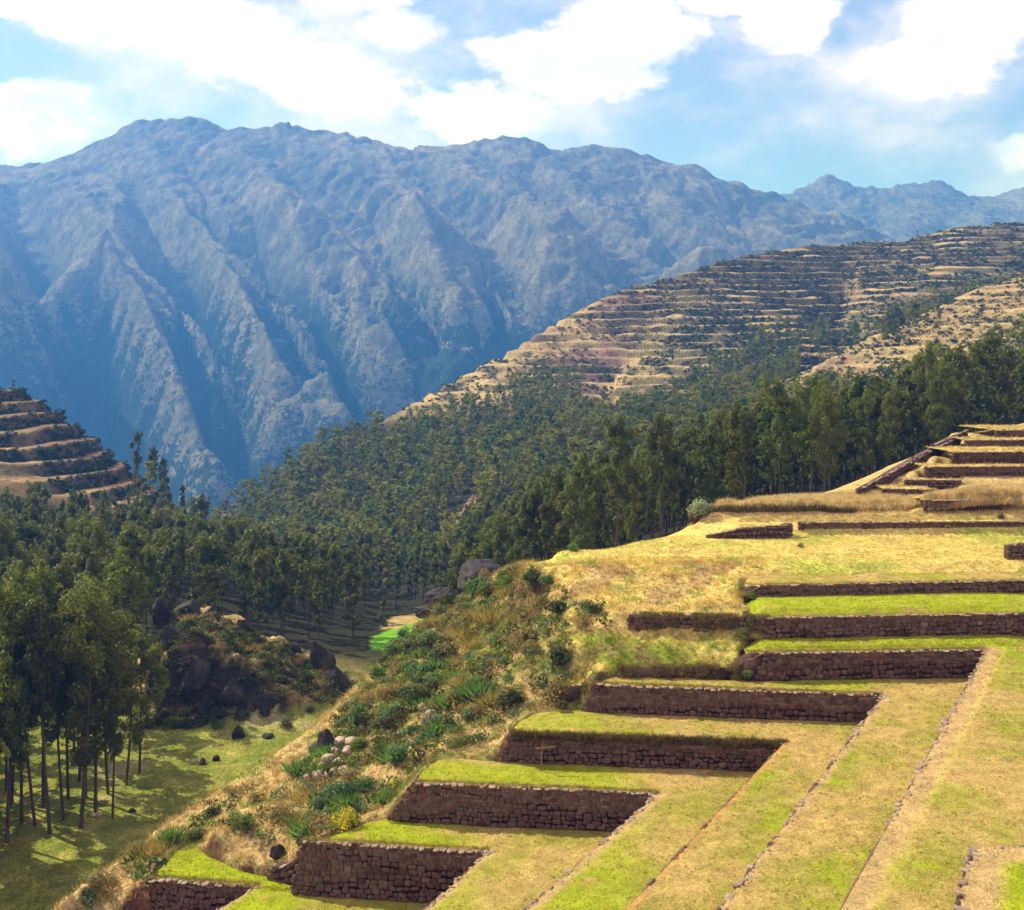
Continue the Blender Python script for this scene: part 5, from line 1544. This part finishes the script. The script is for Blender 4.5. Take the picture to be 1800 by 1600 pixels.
# ------------------------------------------------------------------ hill shrubs along the cultivated terraces
rh = np.random.default_rng(31); n = 360000
Yh = rh.uniform(380, 1120, n); uh = rh.uniform(-60, 1860, n); Xh = (uh - U0) / F * Yh; Zh = land(Xh, Yh); _, vh = px(Xh, Yh, Zh)
tp_ = tread_phase(Xh, Yh); rz = smooth(tp_, 0.54, 0.60) * (1 - smooth(tp_, 0.90, 0.95)) * smooth(fbm(Xh / 26, Yh / 26, 3, 191), -0.30, -0.10)
pn = fbm(Xh / 70, Yh / 70, 3, 99); hill_m = ((Yh > 640) & (uh > 640) & (vh < 740)) | ((uh < 420) & (Yh < 470)) | ((uh > 1330) & (vh < 760) & (Yh > 470))
prob = np.where(rz > 0.45, 0.40 + 0.60 * smooth(uh, 1000, 1200), 0.006) * smooth(pn + 0.5 * smooth(uh, 1050, 1250) - 0.25, -0.5, -0.05) * hill_m
prob = np.where((uh < 420) & (Yh < 470) & (rz > 0.3), 1.0, prob) * hill_m
sel = np.nonzero(rh.uniform(0, 1, n) < prob)[0]
sel = sel[(Yh[sel] > 690) | (uh[sel] < 1300) | (rh.uniform(0, 1, len(sel)) < 0.3)][:25000]
tmpl = []
for i in range(5):
    rg = np.random.default_rng(900 + i); cl = np.array([(0, 0, 0.35, 0.8, 0.5), (0.5, 0.2, 0.25, 0.5, 0.35)]); tmpl.append(leafcloud(cl, 8, 0.53, rg, 0))
JS = Join()
for i in sel:
    v_, f_ = tmpl[rh.integers(5)]; s = rh.uniform(0.9, 2.1) * (1.0 if Yh[i] > 600 else 0.95); a = rh.uniform(0, 6.28); ca, sa = math.cos(a) * s, math.sin(a) * s
    c = np.array((0.036, 0.058, 0.020)) * rh.uniform(0.7, 1.4)
    JS.add(v_ @ np.array(((ca, sa, 0), (-sa, ca, 0), (0, 0, s * rh.uniform(0.6, 1.0)))) + np.array((Xh[i], Yh[i], Zh[i])), f_, c)
link("hedges", JS.mesh("hedges", M_FAR), kind='stuff')
print("hedge clumps", len(sel))

# ------------------------------------------------------------------ grass blades
def tuft_t(seed, nb, spread, wid):
    rg = np.random.default_rng(seed); b = rg.normal(0, spread, (nb, 3)); b[:, 2] = -0.1
    d = rdir(nb, rg) * 0.55; d[:, 2] = 1; L = rg.uniform(0.6, 1.1, nb)[:, None]
    s = np.cross(d, rdir(nb, rg)); s /= np.linalg.norm(s, axis=1)[:, None]
    V = np.stack([b - s * wid, b + s * wid, b + d * L], 1).reshape(-1, 3); return V, np.arange(nb * 3).reshape(-1, 3)


TF = [tuft_t(950 + i, 4, 0.5, 0.19) for i in range(8)]
TL = [tuft_t(970 + i, 9, 0.28, 0.045) for i in range(8)]
JG = Join(); rg = np.random.default_rng(41)


def blades(P3, cols, hmin, hmax, T, width=1.0):
    n = len(P3); H = rg.uniform(hmin, hmax, n); A = rg.uniform(0, 6.28, n); K = rg.integers(0, len(T), n)
    for k in range(len(T)):
        m = K == k; v, f = T[k]; h = H[m]; ca, sa = np.cos(A[m]) * h * width, np.sin(A[m]) * h * width
        x = v[None, :, 0] * ca[:, None] - v[None, :, 1] * sa[:, None]; y = v[None, :, 0] * sa[:, None] + v[None, :, 1] * ca[:, None]; z = v[None, :, 2] * h[:, None]
        W_ = np.stack([x, y, z], -1) + P3[m][:, None]; nn = m.sum(); nv = len(v)
        JG.v.append(W_.reshape(-1, 3)); JG.f.append((f[None] + (np.arange(nn) * nv)[:, None, None]).reshape(-1, 3) + JG.n); JG.n += nn * nv
        JG.c.append(np.repeat(cols[m] * rg.uniform(0.8, 1.25, (nn, 1)), nv, axis=0))


for P, G, Z, c, fe in GRASS_AREAS:
    X, Y = G[..., 0], G[..., 1]; u, v = px(X, Y, Z); vis = ((u > -20) & (u < 1830) & (v < 1625)).ravel()
    idx = np.nonzero(vis)[0]
    dens = {6: 0.9, 7: 0.8, 9: 0.7}.get(P['g'], 0.45)
    idx = rg.choice(idx, int(len(idx) * dens)) if len(idx) else idx
    p = np.stack([X.ravel(), Y.ravel(), Z.ravel()], 1)[idx] + np.c_[rg.uniform(-0.12, 0.12, (len(idx), 2)), np.zeros(len(idx))]
    blades(p, c.reshape(-1, 3)[idx] * 1.05, 0.05, 0.12 if P['g'] < 9 else 0.3, TF)
    # fringe along the wall tops
    if P['g'] < 8:
        a = resample(P['f1'], int(np.linalg.norm(np.array(P['f1'][-1]) - P['f1'][0]) * (90 if P['g'] == 3 else 22)))
        back = np.array((0, 1, 0)) * rg.uniform(0.05, 0.5 if P['g'] != 3 else 0.35, (len(a), 1))
        a = a + back; a[:, 2] = P['z']
        if P['g'] == 3:
            a[:, 2] -= rg.uniform(0, 0.35, len(a)); a[:, 1] -= rg.uniform(0.1, 0.50, len(a))
        cc_ = np.where(rg.uniform(0, 1, (len(a), 1)) < 0.5, TAN * 0.9, GRN * 0.8) if P['g'] != 3 else np.where(rg.uniform(0, 1, (len(a), 1)) < 0.6, np.array((0.17, 0.11, 0.04)), np.array((0.11, 0.10, 0.03)))
        blades(a, cc_, 0.12, 0.28 if P['g'] != 3 else 0.42, TL)
for (ua, Ya, za), (ub, Yb, zb), nn in (((1085, 76.0, -19.5), (1350, 75.7, -19.45), 1500), ((1105, 80.2, -16.85), (1350, 79.0, -16.8), 1500), ((968, 75.6, -20.75), (1040, 75.2, -20.5), 500), ((1335, 85.2, -15.75), (1420, 85.3, -15.7), 160)):
    t_ = rg.uniform(0, 1, nn); Yq = Ya + (Yb - Ya) * t_ + rg.uniform(-0.35, 0.5, nn); uq = ua + (ub - ua) * t_
    gt = fbm(uq / 28, Yq * 0 + Ya, 3, 141) > -0.12; uq, Yq, t_ = uq[gt], Yq[gt], t_[gt]; nn = len(uq)
    blades(np.c_[(uq - U0) / F * Yq, Yq, za + (zb - za) * t_ - np.clip(Ya + (Yb - Ya) * t_ - Yq, 0, 1) * 2.6], np.array([(0.20, 0.15, 0.05), (0.13, 0.12, 0.03), (0.30, 0.22, 0.08)])[rg.integers(0, 3, nn)], 0.12, 0.34, TL)
# tall dry grass on the upper bank and the mound
def patch(n, fn, cols, h0, h1, T=TL, width=1.0):
    p = fn(n); z = land(p[:, 0], p[:, 1]); P3 = np.c_[p, z]; k = rg.integers(0, len(cols), n); blades(P3, np.array(cols)[k], h0, h1, T, width)


STR = [(0.66, 0.48, 0.22), (0.56, 0.41, 0.17), (0.48, 0.38, 0.14), (0.70, 0.55, 0.28)]
def uY(u0, u1, y0, y1):
    def f(n):
        Y = rg.uniform(y0, y1, n); u = rg.uniform(u0, u1, n); return np.stack([(u - U0) / F * Y, Y], 1)
    return f
patch(9000, uY(1215, 1610, 113.2, 116.5), STR, 0.35, 0.8)
patch(6000, uY(1255, 1640, 116.5, 122), STR, 0.3, 0.7)
patch(2500, uY(1215, 1500, 112.9, 113.4), [(0.20, 0.16, 0.06), (0.14, 0.12, 0.04)], 0.3, 0.6)
patch(4000, uY(1300, 1850, 109.5, 112.3), STR + [(0.22, 0.24, 0.05)], 0.12, 0.35)
def mound(n):
    a = rg.uniform(0, 1, n); u = 1630 + 170 * a; Y = 111.6 + rg.uniform(0, 5.5, n) * (0.35 + 0.65 * a); return np.stack([(u - U0) / F * Y, Y], 1)
pm = mound(7000); um = U0 + F * pm[:, 0] / pm[:, 1]; zm = -12.2 + 0.55 * smooth(um, 1630, 1740) + 0.1 * rg.normal(size=len(pm)) - 0.9 * smooth(112.9 - pm[:, 1], 0, 1.3)
blades(np.c_[pm, zm], np.array(STR)[rg.integers(0, 4, len(pm))], 0.3, 0.75, TL)
# yellow lawn
def lawnp(n):
    Y = rg.uniform(88, 108, n); u = rg.uniform(950, 1830, n); p = np.stack([(u - U0) / F * Y, Y], 1); z = land(p[:, 0], p[:, 1]); uu, vv = px(p[:, 0], p[:, 1], z); return p[(vv < 1015) & (z > -15.9)]
pl = lawnp(16000); zl_ = land(pl[:, 0], pl[:, 1]); cl_ = land_color(pl[:, 0][None], pl[:, 1][None], zl_[None], np.zeros((1, len(pl))))[0]
blades(np.c_[pl, zl_], cl_, 0.06, 0.16, TF)
# rough grass all over the shrub slope, banks and valley
def rough(n, x0, x1, y0, y1, test):
    p = np.stack([rg.uniform(x0, x1, n), rg.uniform(y0, y1, n)], 1); z = land(p[:, 0], p[:, 1]); u, v = px(p[:, 0], p[:, 1], z)
    m = test(p[:, 0], p[:, 1], z, u, v) & ~np.any([inpoly(p[:, 0], p[:, 1], P['ring']) for P in PLAT[:8]], axis=0); return p[m], z[m], u[m], v[m]
p, z, u, v = rough(38000, -34, 26, 56, 135, lambda x, y, z, u, v: (z > -44) & (u > 60) & (u < 1345) & (v < 1620) & ((y < 95) | (u < 940)))
c = land_color(p[:, 0][None], p[:, 1][None], z[None], np.zeros((1, len(p))))[0]
lush = fbm(p[:, 0] / 2.5, p[:, 1] / 2.5, 3, 111)[:, None]
c = np.where(lush > 0.15, c * np.array((0.55, 0.8, 0.5)), c * np.array((1.0, 0.9, 0.8)))
m = rg.uniform(0, 1, len(p)) < 0.55
blades(np.c_[p, z][m], c[m], 0.12, 0.34, TF, 0.8); blades(np.c_[p, z][~m], c[~m] * 1.1, 0.25, 0.6, TL)
p, z, u, v = rough(19000, -62, -5, 92, 165, lambda x, y, z, u, v: (z < -44) & (u > -10) & (u < 660) & (v < 1620))
c = land_color(p[:, 0][None], p[:, 1][None], z[None], np.zeros((1, len(p))))[0]
blades(np.c_[p, z], c, 0.06, 0.2, TF)
link("grass", JG.mesh("grass", M_TUFT), kind='stuff')
print("grass tris", sum(len(f) for f in JG.f), "bushes", NB_[0])

# ------------------------------------------------------------------ small built things
def box_mesh(name, size, mat, bev=0.0):
    import bmesh
    b_ = bmesh.new(); bmesh.ops.create_cube(b_, size=1.0); bmesh.ops.scale(b_, vec=size, verts=b_.verts)
    if bev: bmesh.ops.bevel(b_, geom=b_.edges[:], offset=bev, segments=1, affect='EDGES')
    me = bpy.data.meshes.new(name); b_.to_mesh(me); b_.free(); me.materials.append(mat); return me


p = at(952, 1356, h=23.8)
rt_ = link("wooden_signpost", None, label="thin wooden post with a crooked crossbar in front of the grassy fourth wall", category="post"); rt_.location = p
o = link("post", box_mesh("post", (0.07, 0.07, 1.5), M_WOOD, 0.01), rt_); o.location = (0, 0, 0.72); o.rotation_euler = (0, 0.06, 0)
o = link("crossbar", box_mesh("crossbar", (1.15, 0.05, 0.10), M_WOOD, 0.01), rt_); o.location = (0.25, -0.03, 1.43); o.rotation_euler = (0, -0.10, 0)
p = at(1661, 1288, h=20.2)
rt_ = link("marker_block", None, label="small squat stone block standing against the long stony edge at the right", category="stone block"); rt_.location = p
o = link("block_body", box_mesh("block_body", (0.30, 0.34, 0.62), M_STONE, 0.03), rt_); o.location = (0, 0, 0.3)
o = link("block_cap", box_mesh("block_cap", (0.44, 0.42, 0.16), M_COPE, 0.03), rt_); o.location = (0.03, 0, 0.70)
p = at(1690, 1552, h=18.4)
rock(STONE_ME[3], (p[0], p[1], p[2] + 0.12), (0.55, 0.3, 0.16), (0, 0, 0.2), "flat grey stone slab beside the corner edge at the bottom right", name="stone_slab", cat="stone")

# ------------------------------------------------------------------ labels of look-alikes: say which one, counted along their group
NUM = "first second third fourth fifth sixth seventh eighth ninth tenth eleventh twelfth".split()
CNT = "zero one two three four five six seven eight nine ten eleven twelve".split()
by = {}
for o in list(COL.objects):
    if o.parent is None and o.get('group') and o.get('label'): by.setdefault(o['label'], []).append(o)
for lab, L_ in by.items():
    if len(L_) < 2 or len(L_) > 12: continue
    L_.sort(key=lambda o: o.location.x / o.location.y)
    for i, o in enumerate(L_):
        new = "%s, %s of %s from the left" % (lab, NUM[i], CNT[len(L_)])
        if len(new.split()) <= 16: o['label'] = new

# ------------------------------------------------------------------ air
def haze():
    x0, x1, y0, y1, z0, z1 = -3600, 7200, -40, 8000, -600, 1290
    v = [(x, y, z) for x in (x0, x1) for y in (y0, y1) for z in (z0, z1)]
    f = [(0, 1, 3, 2), (4, 6, 7, 5), (0, 4, 5, 1), (2, 3, 7, 6), (0, 2, 6, 4), (1, 5, 7, 3)]
    m = bpy.data.materials.new("haze"); m.use_nodes = True; m.node_tree.nodes.clear(); b = NB(m.node_tree)
    out = b.n('ShaderNodeOutputMaterial'); pv_ = b.n('ShaderNodeVolumePrincipled')
    pv_.inputs['Color'].default_value = (0.08, 0.30, 1.0, 1); pv_.inputs['Density'].default_value = HAZE_D
    pv_.inputs['Absorption Color'].default_value = (0.25, 0.55, 1.0, 1); pv_.inputs['Anisotropy'].default_value = 0.2
    b.t.links.new(pv_.outputs[0], out.inputs['Volume'])
    link("haze", new_mesh("haze", v, f, m), kind='stuff')


HAZE_D = 2.1e-4
haze()
